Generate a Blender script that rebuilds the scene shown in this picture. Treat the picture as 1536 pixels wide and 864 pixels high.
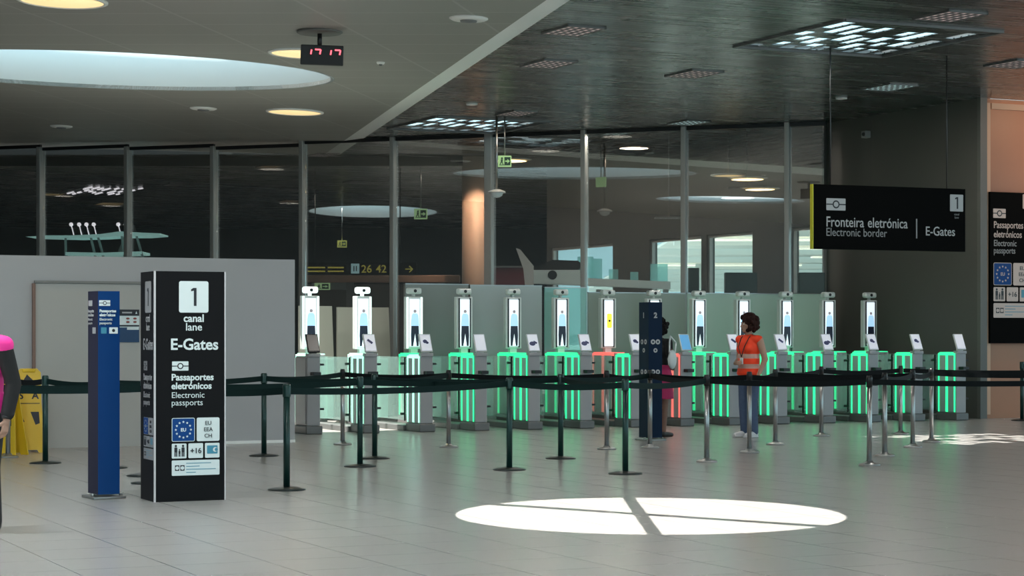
import bpy, bmesh, math, random
from mathutils import Vector, Matrix, Euler

random.seed(7)
for o in list(bpy.data.objects):
    bpy.data.objects.remove(o)
scene = bpy.context.scene
COL = scene.collection
PI = math.pi

# ------------------------------------------------------------------ camera, sky, sun, exposure
F = 3100.0          # focal length in pixels of the 1536 px wide frame
EYE = 1.45
HZ = 500.0          # horizon row
cd = bpy.data.cameras.new('camera')
cd.sensor_width = 36.0
cd.lens = 36.0 * F / 1536.0
cd.shift_y = (HZ - 432.0) / 1536.0
cd.clip_end = 400
cam = bpy.data.objects.new('camera', cd)
COL.objects.link(cam)
cam.location = (0, 0, EYE)
cam.rotation_euler = (PI / 2, 0, 0)
scene.camera = cam

scene.view_settings.view_transform = 'Standard'
scene.view_settings.look = 'None'
scene.view_settings.exposure = 0.0
scene.view_settings.gamma = 1.0
scene.view_settings.use_curve_mapping = False
scene.cycles.use_denoising = True
scene.cycles.max_bounces = 8
scene.cycles.transparent_max_bounces = 24
scene.cycles.sample_clamp_indirect = 6.0

world = bpy.data.worlds.new('sky')
scene.world = world
world.use_nodes = True
bg = world.node_tree.nodes['Background']
bg.inputs[0].default_value = (0.56, 0.87, 0.97, 1)
bg.inputs[1].default_value = 1.6

SUN_DIR = Vector((0.30, 0.06, -1.0))
sd = bpy.data.lights.new('sun', 'SUN')
sd.energy = 15.0
sd.angle = 0.0035
sd.color = (1.0, 0.97, 0.9)
so = bpy.data.objects.new('sun', sd)
COL.objects.link(so)
so.rotation_euler = SUN_DIR.to_track_quat('-Z', 'Y').to_euler()

T = math.radians(25.04)              # the building's grid is turned against the view
U = Vector((math.cos(T), math.sin(T), 0))
V = Vector((-math.sin(T), math.cos(T), 0))
H_DARK = 4.0                         # ceilings, above eye level
Z_DARK = EYE + H_DARK


def zw(x):                           # the white ceiling falls gently to the right
    return EYE + 3.86 - 0.03 * x


def gp(px, py):                      # point of the floor seen at a pixel
    y = F * EYE / (py - HZ)
    return Vector(((px - 768) / F * y, y, 0))


def at(px, py, y):
    return Vector(((px - 768) / F * y, y, EYE + (HZ - py) / F * y))


def cp(px, py, h=H_DARK):            # point of the dark ceiling seen at a pixel
    y = F * h / (HZ - py)
    return Vector(((px - 768) / F * y, y, EYE + h))


def cpw(px, py):                     # point of the white ceiling
    q = (px - 768) / F
    y = 3.86 / ((HZ - py) / F + 0.03 * q)
    return Vector((q * y, y, zw(q * y)))


# ------------------------------------------------------------------ materials
MATS = {}


def mat(name, col, rough=0.5, metal=0.0, emit=None, estr=0.0, spec=0.5, noise=0.0, nscale=8.0, bump=0.0, bscale=40.0):
    if name in MATS:
        return MATS[name]
    m = bpy.data.materials.new(name)
    m.use_nodes = True
    nt = m.node_tree
    b = nt.nodes['Principled BSDF']
    b.inputs['Base Color'].default_value = (*col, 1)
    b.inputs['Roughness'].default_value = rough
    b.inputs['Metallic'].default_value = metal
    b.inputs['Specular IOR Level'].default_value = spec
    if emit:
        b.inputs['Emission Color'].default_value = (*emit, 1)
        b.inputs['Emission Strength'].default_value = estr
    tc = nt.nodes.new('ShaderNodeTexCoord')
    if noise > 0:
        n = nt.nodes.new('ShaderNodeTexNoise')
        n.inputs['Scale'].default_value = nscale
        n.inputs['Detail'].default_value = 3
        nt.links.new(tc.outputs['Object'], n.inputs['Vector'])
        mx = nt.nodes.new('ShaderNodeMix')
        mx.data_type = 'RGBA'
        mx.inputs['A'].default_value = (*[c * (1 - noise) for c in col], 1)
        mx.inputs['B'].default_value = (*[min(1, c * (1 + noise)) for c in col], 1)
        nt.links.new(n.outputs['Fac'], mx.inputs['Factor'])
        nt.links.new(mx.outputs['Result'], b.inputs['Base Color'])
    if bump > 0:
        n2 = nt.nodes.new('ShaderNodeTexNoise')
        n2.inputs['Scale'].default_value = bscale
        nt.links.new(tc.outputs['Object'], n2.inputs['Vector'])
        bp = nt.nodes.new('ShaderNodeBump')
        bp.inputs['Strength'].default_value = bump
        nt.links.new(n2.outputs['Fac'], bp.inputs['Height'])
        nt.links.new(bp.outputs['Normal'], b.inputs['Normal'])
    MATS[name] = m
    return m


def glass_mat(name, tint, refl=0.06, rough=0.0, haze=None, haze_f=0.0, fk=0.8):
    m = bpy.data.materials.new(name)
    m.use_nodes = True
    nt = m.node_tree
    nt.nodes.clear()
    out = nt.nodes.new('ShaderNodeOutputMaterial')
    tr = nt.nodes.new('ShaderNodeBsdfTransparent')
    tr.inputs[0].default_value = (*tint, 1)
    gl = nt.nodes.new('ShaderNodeBsdfGlossy')
    gl.inputs['Roughness'].default_value = rough
    lw = nt.nodes.new('ShaderNodeLayerWeight')
    lw.inputs['Blend'].default_value = 0.12
    ad = nt.nodes.new('ShaderNodeMath')
    ad.operation = 'MULTIPLY_ADD'
    ad.inputs[1].default_value = fk
    ad.inputs[2].default_value = refl
    nt.links.new(lw.outputs['Fresnel'], ad.inputs[0])
    mx = nt.nodes.new('ShaderNodeMixShader')
    nt.links.new(ad.outputs[0], mx.inputs[0])
    src = tr
    if haze:
        df = nt.nodes.new('ShaderNodeBsdfDiffuse')
        df.inputs[0].default_value = (*haze, 1)
        tl = nt.nodes.new('ShaderNodeBsdfTranslucent')
        tl.inputs[0].default_value = (*haze, 1)
        m2 = nt.nodes.new('ShaderNodeMixShader')
        m2.inputs[0].default_value = 0.5
        nt.links.new(df.outputs[0], m2.inputs[1])
        nt.links.new(tl.outputs[0], m2.inputs[2])
        m3 = nt.nodes.new('ShaderNodeMixShader')
        m3.inputs[0].default_value = haze_f
        nt.links.new(tr.outputs[0], m3.inputs[1])
        nt.links.new(m2.outputs[0], m3.inputs[2])
        src = m3
    nt.links.new(src.outputs[0], mx.inputs[1])
    nt.links.new(gl.outputs[0], mx.inputs[2])
    nt.links.new(mx.outputs[0], out.inputs[0])
    return m


def brick_mat(name, c1, c2, mortar, w, h, msize, rough, rot=0.0, loc=(0, 0, 0), metal=0.0, offset=0.0, spec=0.5, bump=0.0, noise=0.0, rough_n=0.0, stretch=None):
    m = bpy.data.materials.new(name)
    m.use_nodes = True
    nt = m.node_tree
    b = nt.nodes['Principled BSDF']
    b.inputs['Roughness'].default_value = rough
    b.inputs['Metallic'].default_value = metal
    b.inputs['Specular IOR Level'].default_value = spec
    tc = nt.nodes.new('ShaderNodeTexCoord')
    mp = nt.nodes.new('ShaderNodeMapping')
    mp.inputs['Rotation'].default_value = (0, 0, rot)
    mp.inputs['Location'].default_value = loc
    br = nt.nodes.new('ShaderNodeTexBrick')
    br.offset = offset
    br.inputs['Color1'].default_value = (*c1, 1)
    br.inputs['Color2'].default_value = (*c2, 1)
    br.inputs['Mortar'].default_value = (*mortar, 1)
    br.inputs['Scale'].default_value = 1.0
    br.inputs['Mortar Size'].default_value = msize
    br.inputs['Mortar Smooth'].default_value = 0.1
    br.inputs['Brick Width'].default_value = w
    br.inputs['Row Height'].default_value = h
    nt.links.new(tc.outputs['Object'], mp.inputs['Vector'])
    nt.links.new(mp.outputs['Vector'], br.inputs['Vector'])
    last = br.outputs['Color']
    if noise:
        n = nt.nodes.new('ShaderNodeTexNoise')
        n.inputs['Scale'].default_value = 1.3
        n.inputs['Detail'].default_value = 4
        if stretch:
            st = nt.nodes.new('ShaderNodeMapping')
            st.inputs['Scale'].default_value = stretch
            nt.links.new(mp.outputs['Vector'], st.inputs['Vector'])
            nt.links.new(st.outputs['Vector'], n.inputs['Vector'])
        else:
            nt.links.new(tc.outputs['Object'], n.inputs['Vector'])
        mx = nt.nodes.new('ShaderNodeMix')
        mx.data_type = 'RGBA'
        mx.blend_type = 'MULTIPLY'
        mx.inputs['Factor'].default_value = noise
        nt.links.new(last, mx.inputs['A'])
        nt.links.new(n.outputs['Color'], mx.inputs['B'])
        hs = nt.nodes.new('ShaderNodeHueSaturation')
        hs.inputs['Saturation'].default_value = 0.2
        nt.links.new(mx.outputs['Result'], hs.inputs['Color'])
        last = hs.outputs['Color']
        if rough_n:
            ma = nt.nodes.new('ShaderNodeMath')
            ma.operation = 'MULTIPLY_ADD'
            ma.inputs[1].default_value = rough_n
            ma.inputs[2].default_value = rough - rough_n / 2
            nt.links.new(n.outputs['Fac'], ma.inputs[0])
            nt.links.new(ma.outputs[0], b.inputs['Roughness'])
    nt.links.new(last, b.inputs['Base Color'])
    if bump:
        bp = nt.nodes.new('ShaderNodeBump')
        bp.inputs['Strength'].default_value = bump
        bp.inputs['Distance'].default_value = 0.01
        bp.invert = True
        nt.links.new(br.outputs['Fac'], bp.inputs['Height'])
        nt.links.new(bp.outputs['Normal'], b.inputs['Normal'])
    return m




def floor_mat():
    m = bpy.data.materials.new('floor_tile')
    m.use_nodes = True
    nt = m.node_tree
    b = nt.nodes['Principled BSDF']
    b.inputs['Roughness'].default_value = 0.235
    b.inputs['Specular IOR Level'].default_value = 0.62
    tc = nt.nodes.new('ShaderNodeTexCoord')
    mp = nt.nodes.new('ShaderNodeMapping')
    mp.inputs['Rotation'].default_value = (0, 0, -T)
    mp.inputs['Location'].default_value = (-2.90, -0.2, 0)
    sp = nt.nodes.new('ShaderNodeSeparateXYZ')
    nt.links.new(tc.outputs['Object'], mp.inputs['Vector'])
    nt.links.new(mp.outputs['Vector'], sp.inputs[0])
    outs = []
    for ax, wid in (('X', 0.012), ('Y', 0.008)):
        d = nt.nodes.new('ShaderNodeMath')
        d.operation = 'DIVIDE'
        d.inputs[1].default_value = 0.62
        nt.links.new(sp.outputs[ax], d.inputs[0])
        f = nt.nodes.new('ShaderNodeMath')
        f.operation = 'FRACT'
        nt.links.new(d.outputs[0], f.inputs[0])
        c = nt.nodes.new('ShaderNodeMath')
        c.operation = 'LESS_THAN'
        c.inputs[1].default_value = wid
        nt.links.new(f.outputs[0], c.inputs[0])
        outs.append(c)
    mx = nt.nodes.new('ShaderNodeMath')
    mx.operation = 'MAXIMUM'
    nt.links.new(outs[0].outputs[0], mx.inputs[0])
    nt.links.new(outs[1].outputs[0], mx.inputs[1])
    n = nt.nodes.new('ShaderNodeTexNoise')
    n.inputs['Scale'].default_value = 0.6
    n.inputs['Detail'].default_value = 2
    nt.links.new(tc.outputs['Object'], n.inputs['Vector'])
    c1 = nt.nodes.new('ShaderNodeMix')
    c1.data_type = 'RGBA'
    c1.inputs['A'].default_value = (0.355, 0.342, 0.325, 1)
    c1.inputs['B'].default_value = (0.385, 0.37, 0.35, 1)
    nt.links.new(n.outputs['Fac'], c1.inputs['Factor'])
    c2 = nt.nodes.new('ShaderNodeMix')
    c2.data_type = 'RGBA'
    c2.inputs['B'].default_value = (0.17, 0.165, 0.16, 1)
    nt.links.new(mx.outputs[0], c2.inputs['Factor'])
    nt.links.new(c1.outputs['Result'], c2.inputs['A'])
    nt.links.new(c2.outputs['Result'], b.inputs['Base Color'])
    return m


M_FLOOR = floor_mat()
M_WCEIL = brick_mat('white_ceiling_panels', (0.36, 0.355, 0.33), (0.345, 0.34, 0.315), (0.45, 0.445, 0.42), 1.9, 0.9, 0.02, 0.42,
                    rot=0.21, spec=0.4)
M_DCEIL = brick_mat('dark_mesh_ceiling', (0.50, 0.51, 0.505), (0.24, 0.25, 0.245), (0.025, 0.025, 0.025), 1.25, 0.16, 0.018, 0.26,
                    rot=-T, metal=0.72, offset=0.5, bump=0.5, noise=0.8, rough_n=0.22, stretch=(0.45, 3.2, 1))
M_WHITE = mat('white_paint', (0.90, 0.90, 0.87), 0.5)
M_SHAFT = mat('skylight_shaft_white', (0.80, 0.86, 0.88), 0.6)
M_GREYWALL = mat('grey_hoarding_paint', (0.41, 0.41, 0.42), 0.6, noise=0.04, nscale=1.5)
M_DOORGREY = mat('beige_grey_panel', (0.42, 0.41, 0.385), 0.55, noise=0.04, nscale=2)
M_BROWN = mat('brown_edge', (0.22, 0.13, 0.10), 0.5)
M_DARKWALL = brick_mat('dark_grey_wall', (0.083, 0.083, 0.074), (0.08, 0.08, 0.071), (0.06, 0.06, 0.06), 1.6, 3.2, 0.008, 0.5)
M_FARDARK = mat('near_black_wall', (0.012, 0.012, 0.013), 0.7)
M_PEACH = mat('warm_tinted_wall', (0.38, 0.165, 0.085), 0.4, noise=0.06, nscale=2)  # pale wall with warm light put into its colour
M_PEACHFR = mat('warm_tinted_frame', (0.62, 0.38, 0.25), 0.5)  # white frame with the warm light tinted in
M_STEEL = mat('brushed_steel', (0.36, 0.36, 0.355), 0.28, 1.0, noise=0.06, nscale=30)
M_MULL = mat('mullion_steel', (0.42, 0.41, 0.39), 0.45, 0.6)
M_BLACK = mat('black_plastic', (0.008, 0.008, 0.009), 0.4)
M_BLKSIGN = mat('black_sign_vinyl', (0.006, 0.006, 0.007), 0.5, spec=0.12)
M_DGREEN = mat('dark_green_post', (0.006, 0.035, 0.030), 0.3, 0.2)
M_BASE = mat('dark_cast_base', (0.02, 0.026, 0.026), 0.35, 0.4)
M_BELT = mat('black_belt_webbing', (0.004, 0.006, 0.007), 0.7, noise=0.3, nscale=90, spec=0.12)
M_BELTG = mat('green_belt_webbing', (0.003, 0.015, 0.014), 0.7, noise=0.3, nscale=90, spec=0.15)
M_CAB = mat('grey_cabinet_metal', (0.36, 0.355, 0.365), 0.45, 0.1)
M_CABDARK = mat('cabinet_plinth', (0.16, 0.16, 0.16), 0.45, 0.3)
M_SIDE = mat('cabinet_side_panel', (0.40, 0.58, 0.50), 0.25)  # green glow of the light strips is tinted into the panel
M_SIDER = mat('cabinet_side_panel_grey', (0.46, 0.43, 0.42), 0.25)
M_LEDG = mat('green_led', (0.05, 0.7, 0.35), 0.3, emit=(0.03, 1.0, 0.36), estr=1.15)
M_LEDGP = mat('pale_green_led', (0.6, 0.9, 0.8), 0.3, emit=(0.40, 1.0, 0.72), estr=1.35)  # whitened and brightened to imitate sun glare on the left gates
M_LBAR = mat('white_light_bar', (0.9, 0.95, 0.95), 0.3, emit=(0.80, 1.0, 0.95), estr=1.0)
M_LEDR = mat('red_led', (0.8, 0.2, 0.18), 0.3, emit=(1.0, 0.17, 0.14), estr=0.95)
M_SCRW = mat('white_screen', (0.8, 0.85, 0.9), 0.2, emit=(0.80, 0.90, 1.0), estr=0.85)
M_SCRB = mat('blue_screen', (0.1, 0.3, 0.5), 0.2, emit=(0.10, 0.28, 0.5), estr=0.7)
M_SCRK = mat('dark_screen', (0.012, 0.011, 0.010), 0.25)
M_SCRT = mat('tablet_screen', (0.75, 0.76, 0.82), 0.3, emit=(0.7, 0.72, 0.85), estr=0.35)
M_SHIRT = mat('picture_pale_blue', (0.4, 0.6, 0.8), 0.3, emit=(0.40, 0.64, 0.88), estr=0.8)
M_TROUS = mat('picture_navy', (0.01, 0.012, 0.035), 0.3, emit=(0.01, 0.012, 0.04), estr=0.1)
M_FACE = mat('picture_skin', (0.3, 0.25, 0.25), 0.3, emit=(0.28, 0.25, 0.28), estr=0.6)
M_YEL = mat('picture_yellow', (0.9, 0.75, 0.05), 0.3, emit=(0.95, 0.8, 0.05), estr=0.8)
M_FRAME = mat('screen_frame_grey', (0.66, 0.67, 0.66), 0.35, 0.1)
M_NAVY = mat('navy_blue_vinyl', (0.003, 0.040, 0.16), 0.4, spec=0.15)
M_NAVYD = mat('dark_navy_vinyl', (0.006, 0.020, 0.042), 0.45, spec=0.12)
M_NAVYS = mat('shaded_indigo_side', (0.022, 0.022, 0.045), 0.5, spec=0.1)  # pillar side, darkened with its shade put into the colour
M_SIGNW = mat('white_sign_print', (0.72, 0.80, 0.80), 0.45)
M_SIGNB = mat('black_sign_print', (0.012, 0.014, 0.02), 0.5)
M_SIGNBL = mat('blue_sign_print', (0.006, 0.055, 0.22), 0.5, spec=0.15)
M_TEAL = mat('teal_print', (0.05, 0.25, 0.36), 0.4)
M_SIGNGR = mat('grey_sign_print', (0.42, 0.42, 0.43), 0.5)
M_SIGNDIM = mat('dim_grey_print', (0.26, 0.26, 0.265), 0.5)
M_YEDGE = mat('yellow_edge', (0.62, 0.60, 0.03), 0.4)
M_ALU = mat('pale_aluminium', (0.6, 0.56, 0.56), 0.35, 0.4)
M_YSIGN = mat('yellow_plastic', (0.72, 0.46, 0.015), 0.4, noise=0.05, nscale=5)
M_REDSEG = mat('red_segments', (0.9, 0.1, 0.12), 0.3, emit=(1.0, 0.12, 0.16), estr=2.2)
M_WARM = mat('warm_lamp_diffuser', (0.9, 0.8, 0.6), 0.5, emit=(1.0, 0.68, 0.30), estr=0.98)
M_WARMD = mat('dim_warm_lamp_diffuser', (0.7, 0.5, 0.3), 0.5, emit=(1.0, 0.62, 0.30), estr=0.5)
M_PINKL = mat('rosy_lamp_diffuser', (0.6, 0.52, 0.5), 0.5, emit=(0.72, 0.55, 0.53), estr=0.42)
M_COOLL = mat('cool_lamp_diffuser', (0.7, 0.85, 0.85), 0.5, emit=(0.66, 0.95, 0.95), estr=0.8)
M_SLAT = mat('white_tube', (0.9, 0.88, 0.92), 0.4, emit=(1.0, 0.93, 1.0), estr=1.1)
M_EXIT = mat('exit_sign_green', (0.2, 0.4, 0.15), 0.4, emit=(0.42, 0.62, 0.32), estr=0.5)
M_EXITB = mat('exit_sign_dark', (0.01, 0.05, 0.03), 0.4)
M_BOARD = mat('cream_board', (0.48, 0.46, 0.40), 0.6)
M_BRZ = mat('brown_fascia', (0.24, 0.15, 0.11), 0.4)
M_COLUMN = mat('rosy_column_paint', (0.50, 0.36, 0.28), 0.5)
M_DGLASS = mat('dark_green_screen', (0.05, 0.075, 0.07), 0.35)
M_SKIN = mat('skin', (0.42, 0.24, 0.17), 0.5, noise=0.06, nscale=20)
M_SKIND = mat('tanned_skin', (0.20, 0.10, 0.07), 0.5, noise=0.06, nscale=20)
M_HAIR = mat('dark_brown_hair', (0.024, 0.009, 0.007), 0.85, noise=0.4, nscale=60, bump=0.6, bscale=90, spec=0.15)
M_HAIRK = mat('black_hair', (0.008, 0.006, 0.006), 0.8, spec=0.15, noise=0.4, nscale=60, bump=0.6, bscale=90)
M_JEANS = mat('blue_denim', (0.06, 0.095, 0.17), 0.8, noise=0.2, nscale=25)
M_SHOE = mat('white_shoe', (0.6, 0.6, 0.62), 0.5)
M_KSHOE = mat('black_shoe', (0.01, 0.01, 0.01), 0.5)
M_PINK = mat('pink_hi_vis', (0.95, 0.03, 0.33), 0.6, emit=(0.95, 0.03, 0.33), estr=0.0)
M_BLKCLOTH = mat('black_cloth', (0.006, 0.006, 0.007), 0.8)
M_MAGENTA = mat('magenta_cloth', (0.40, 0.012, 0.10), 0.7)
M_WCLOTH = mat('white_bag_cloth', (0.7, 0.75, 0.75), 0.6)
M_GLASS = glass_mat('curtain_wall_glass', (0.95, 0.97, 0.96), 0.28, fk=0.4)
M_SIDEGLASS = glass_mat('side_window_glass', (0.90, 0.96, 0.95), 0.0, fk=0.3)
M_LANEG = glass_mat('lane_glass', (0.93, 0.99, 0.97), 0.02, haze=(0.75, 1.0, 0.95), haze_f=0.2, fk=0.4)
M_FROST = glass_mat('teal_frosted_glass', (0.8, 0.9, 0.87), 0.02, 0.2, haze=(0.70, 0.84, 0.79), haze_f=0.85)
M_FROSTB = glass_mat('pale_teal_frosted_glass', (0.85, 0.97, 0.93), 0.02, 0.2, haze=(0.80, 0.95, 0.88), haze_f=0.9)
M_CYANG = glass_mat('cyan_glass', (0.72, 0.98, 0.96), 0.03, haze=(0.6, 0.95, 0.92), haze_f=0.4)
M_SMOKE = glass_mat('grey_smoked_panel', (0.6, 0.64, 0.62), 0.03, 0.2, haze=(0.50, 0.56, 0.52), haze_f=0.8)
M_GREYST = mat('grey_steel_panel', (0.22, 0.225, 0.215), 0.42, 0.5)
M_GREYST2 = mat('pale_steel_panel', (0.36, 0.37, 0.36), 0.38, 0.5)


def stripe_mat(name, base, stripe, bands):
    m = bpy.data.materials.new(name)
    m.use_nodes = True
    nt = m.node_tree
    b = nt.nodes['Principled BSDF']
    b.inputs['Roughness'].default_value = 0.6
    tc = nt.nodes.new('ShaderNodeTexCoord')
    sp = nt.nodes.new('ShaderNodeSeparateXYZ')
    nt.links.new(tc.outputs['Object'], sp.inputs[0])
    cr = nt.nodes.new('ShaderNodeValToRGB')
    cr.color_ramp.interpolation = 'CONSTANT'
    dv = nt.nodes.new('ShaderNodeMath')
    dv.operation = 'DIVIDE'
    dv.inputs[1].default_value = 2.0
    nt.links.new(sp.outputs['Z'], dv.inputs[0])
    nt.links.new(dv.outputs[0], cr.inputs[0])
    els = cr.color_ramp.elements
    els[0].color = (*base, 1)
    els[0].position = 0
    els.remove(els[1])
    for lo, hi in bands:
        e = els.new(lo / 2.0)
        e.color = (*stripe, 1)
        e = els.new(hi / 2.0)
        e.color = (*base, 1)
    nt.links.new(cr.outputs[0], b.inputs['Base Color'])
    return m


M_ORANGE = stripe_mat('orange_hi_vis_with_stripes', (1.0, 0.055, 0.008), (0.60, 0.36, 0.30), [(0.96, 1.02), (1.10, 1.16)])


# ------------------------------------------------------------------ mesh helpers
class MB:
    def __init__(self):
        self.bm = bmesh.new()

    def _tag(self, geom_faces, mi, smooth):
        for f in geom_faces:
            f.material_index = mi
            f.smooth = smooth

    def box(self, c, s, rot=None, mi=0, bevel=0.0):
        r = bmesh.ops.create_cube(self.bm, size=1.0)
        vs = r['verts']
        fs = set(f for v in vs for f in v.link_faces)
        if bevel > 0:
            for v in vs:
                v.co = Vector((v.co.x * s[0], v.co.y * s[1], v.co.z * s[2]))
            es = list(set(e for f in fs for e in f.edges))
            rr = bmesh.ops.bevel(self.bm, geom=es, offset=bevel, segments=2, affect='EDGES', profile=0.5)
            vs = set(v for f in rr['faces'] for v in f.verts) | set(v for v in vs if v.is_valid)
            vs = list(vs)
            allf = set(f for v in vs for f in v.link_faces)
            fs = allf
            vs = list(set(v for f in fs for v in f.verts))
            m = (Matrix.Translation(Vector(c)) @ (rot.to_4x4() if rot else Matrix.Identity(4)))
        else:
            m = Matrix.Translation(Vector(c)) @ (rot.to_4x4() if rot else Matrix.Identity(4)) @ Matrix.Diagonal((*s, 1))
        for v in vs:
            v.co = m @ v.co
        self._tag(fs, mi, False)
        return self

    def cyl(self, p0, p1, r0, r1=None, n=20, mi=0, smooth=True):
        r1 = r0 if r1 is None else r1
        p0, p1 = Vector(p0), Vector(p1)
        d = p1 - p0
        q = d.to_track_quat('Z', 'Y').to_matrix().to_4x4()
        r = bmesh.ops.create_cone(self.bm, cap_ends=True, segments=n, radius1=r0, radius2=r1, depth=d.length,
                                  matrix=Matrix.Translation((p0 + p1) / 2) @ q)
        fs = set(f for v in r['verts'] for f in v.link_faces)
        for f in fs:
            f.material_index = mi
            f.smooth = smooth and len(f.verts) == 4
        return self

    def ball(self, c, r, mi=0, n=16, rot=None):
        r = (r, r, r) if isinstance(r, (int, float)) else r
        m = Matrix.Translation(Vector(c)) @ (rot.to_4x4() if rot else Matrix.Identity(4)) @ Matrix.Diagonal((*r, 1))
        rr = bmesh.ops.create_uvsphere(self.bm, u_segments=n, v_segments=max(6, n // 2), radius=1.0, matrix=m)
        self._tag(set(f for v in rr['verts'] for f in v.link_faces), mi, True)
        return self

    def lathe(self, prof, c=(0, 0, 0), n=32, mi=0, smooth=True):
        c = Vector(c)
        rings = []
        for r, z in prof:
            if r < 1e-6:
                rings.append([self.bm.verts.new(c + Vector((0, 0, z)))])
            else:
                rings.append([self.bm.verts.new(c + Vector((r * math.cos(2 * PI * k / n), r * math.sin(2 * PI * k / n), z))) for k in range(n)])
        for a, b in zip(rings[:-1], rings[1:]):
            for k in range(n):
                k2 = (k + 1) % n
                if len(a) == 1 and len(b) == 1:
                    continue
                if len(a) == 1:
                    f = self.bm.faces.new((a[0], b[k2], b[k]))
                elif len(b) == 1:
                    f = self.bm.faces.new((a[k], a[k2], b[0]))
                else:
                    f = self.bm.faces.new((a[k], a[k2], b[k2], b[k]))
                f.material_index = mi
                f.smooth = smooth
        return self

    def prism(self, pts, d, mi=0, m=None):
        """polygon in local XZ, facing -Y; d = thickness along +Y."""
        m = m or Matrix.Identity(4)
        d = Vector(d) if not isinstance(d, (int, float)) else Vector((0, d, 0))
        a = [self.bm.verts.new(m @ Vector((p[0], 0, p[1]))) for p in pts]
        b = [self.bm.verts.new(m @ (Vector((p[0], 0, p[1])) + d)) for p in pts]
        fs = [self.bm.faces.new(a), self.bm.faces.new(b[::-1])]
        n = len(pts)
        for k in range(n):
            fs.append(self.bm.faces.new((a[k], b[k], b[(k + 1) % n], a[(k + 1) % n])))
        self._tag(fs, mi, False)
        return self

    def poly3(self, pts, d, mi=0):
        d = Vector(d)
        a = [self.bm.verts.new(Vector(p)) for p in pts]
        b = [self.bm.verts.new(Vector(p) + d) for p in pts]
        fs = [self.bm.faces.new(a), self.bm.faces.new(b[::-1])]
        n = len(pts)
        for k in range(n):
            fs.append(self.bm.faces.new((a[k], b[k], b[(k + 1) % n], a[(k + 1) % n])))
        self._tag(fs, mi, False)
        return self

    def strip(self, path, w, t, mi=0):
        """vertical ribbon along a path (belt)"""
        prev = None
        n = len(path)
        for i, p in enumerate(path):
            p = Vector(p)
            d = (Vector(path[min(i + 1, n - 1)]) - Vector(path[max(i - 1, 0)]))
            s = Vector((-d.y, d.x, 0)).normalized() * t / 2
            up = Vector((0, 0, w / 2))
            q = [self.bm.verts.new(p + s * a + up * b) for a, b in ((1, 1), (1, -1), (-1, -1), (-1, 1))]
            if prev:
                for k in range(4):
                    f = self.bm.faces.new((prev[k], prev[(k + 1) % 4], q[(k + 1) % 4], q[k]))
                    f.material_index = mi
            else:
                self.bm.faces.new(q)
            prev = q
        self.bm.faces.new(prev[::-1])
        return self

    def mesh(self, name, mats):
        me = bpy.data.meshes.new(name)
        bmesh.ops.recalc_face_normals(self.bm, faces=self.bm.faces[:])
        self.bm.to_mesh(me)
        self.bm.free()
        for m in (mats if isinstance(mats, (list, tuple)) else [mats]):
            me.materials.append(m)
        return me


def put(name, me, parent=None, loc=None, rotz=None, label=None):
    o = bpy.data.objects.new(name, me)
    COL.objects.link(o)
    if parent:
        o.parent = parent
    if loc is not None:
        o.location = loc
    if rotz is not None:
        o.rotation_euler = (0, 0, rotz)
    if label:
        o['label'] = label
    return o


def part(name, mb, mats, parent=None, loc=None, rotz=None, label=None):
    return put(name, mb.mesh(name, mats), parent, loc, rotz, label)


def tag(o, label, cat, group=None):
    o['label'] = label
    o['category'] = cat
    if group:
        o['group'] = group
    return o


def thing(name, label, cat, loc=(0, 0, 0), rotz=0.0, group=None):
    o = bpy.data.objects.new(name, None)
    COL.objects.link(o)
    o.empty_display_size = 0.1
    o.location = loc
    o.rotation_euler = (0, 0, rotz)
    return tag(o, label, cat, group)


def struct(name, mb, mats, parent=None, loc=None, rotz=None):
    o = part(name, mb, mats, parent, loc, rotz)
    if not parent:
        o['kind'] = 'structure'
    return o


CACHE = {}


def cpart(key, name, fn, mats, parent, loc=None, rotz=None, label=None):
    if key not in CACHE:
        CACHE[key] = fn().mesh(name, mats)
    return put(name, CACHE[key], parent, loc, rotz, label)


def text_mesh(body, size, align='LEFT', bold=0.0, depth=0.0015, sx=1.0):
    cu = bpy.data.curves.new('lettering', 'FONT')
    cu.body = body
    cu.size = size
    cu.align_x = align
    cu.offset = bold
    cu.extrude = depth
    cu.resolution_u = 3
    ob = bpy.data.objects.new('lettering', cu)
    COL.objects.link(ob)
    dg = bpy.context.evaluated_depsgraph_get()
    me = bpy.data.meshes.new_from_object(ob.evaluated_get(dg))
    bpy.data.objects.remove(ob)
    me.transform(Matrix.Diagonal((sx, 1, 1, 1)))
    me.transform(Matrix.Rotation(PI / 2, 4, 'X'))     # stands in XZ, reads from -Y
    return me


def text(parent, body, size, x, y, z, m, align='LEFT', bold=0.0, sx=1.0, rotz=0.0, name='lettering'):
    me = text_mesh(body, size, align, bold, sx=sx)
    me.materials.clear()
    me.materials.append(m)
    o = put(name, me, parent)
    o.location = (x, y, z)
    o.rotation_euler = (0, 0, rotz)
    return o


def rrect(cx, cz, w, h, r, n=5):
    pts = []
    for sx, sz, a0 in ((1, 1, 0), (-1, 1, 90), (-1, -1, 180), (1, -1, 270)):
        for k in range(n):
            a = math.radians(a0 + 90 * k / (n - 1))
            pts.append((cx + sx * (w / 2 - r) + r * math.cos(a), cz + sz * (h / 2 - r) + r * math.sin(a)))
    return pts


def circ(cx, cz, r, n=20):
    return [(cx + r * math.cos(2 * PI * k / n), cz + r * math.sin(2 * PI * k / n)) for k in range(n)]


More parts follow.
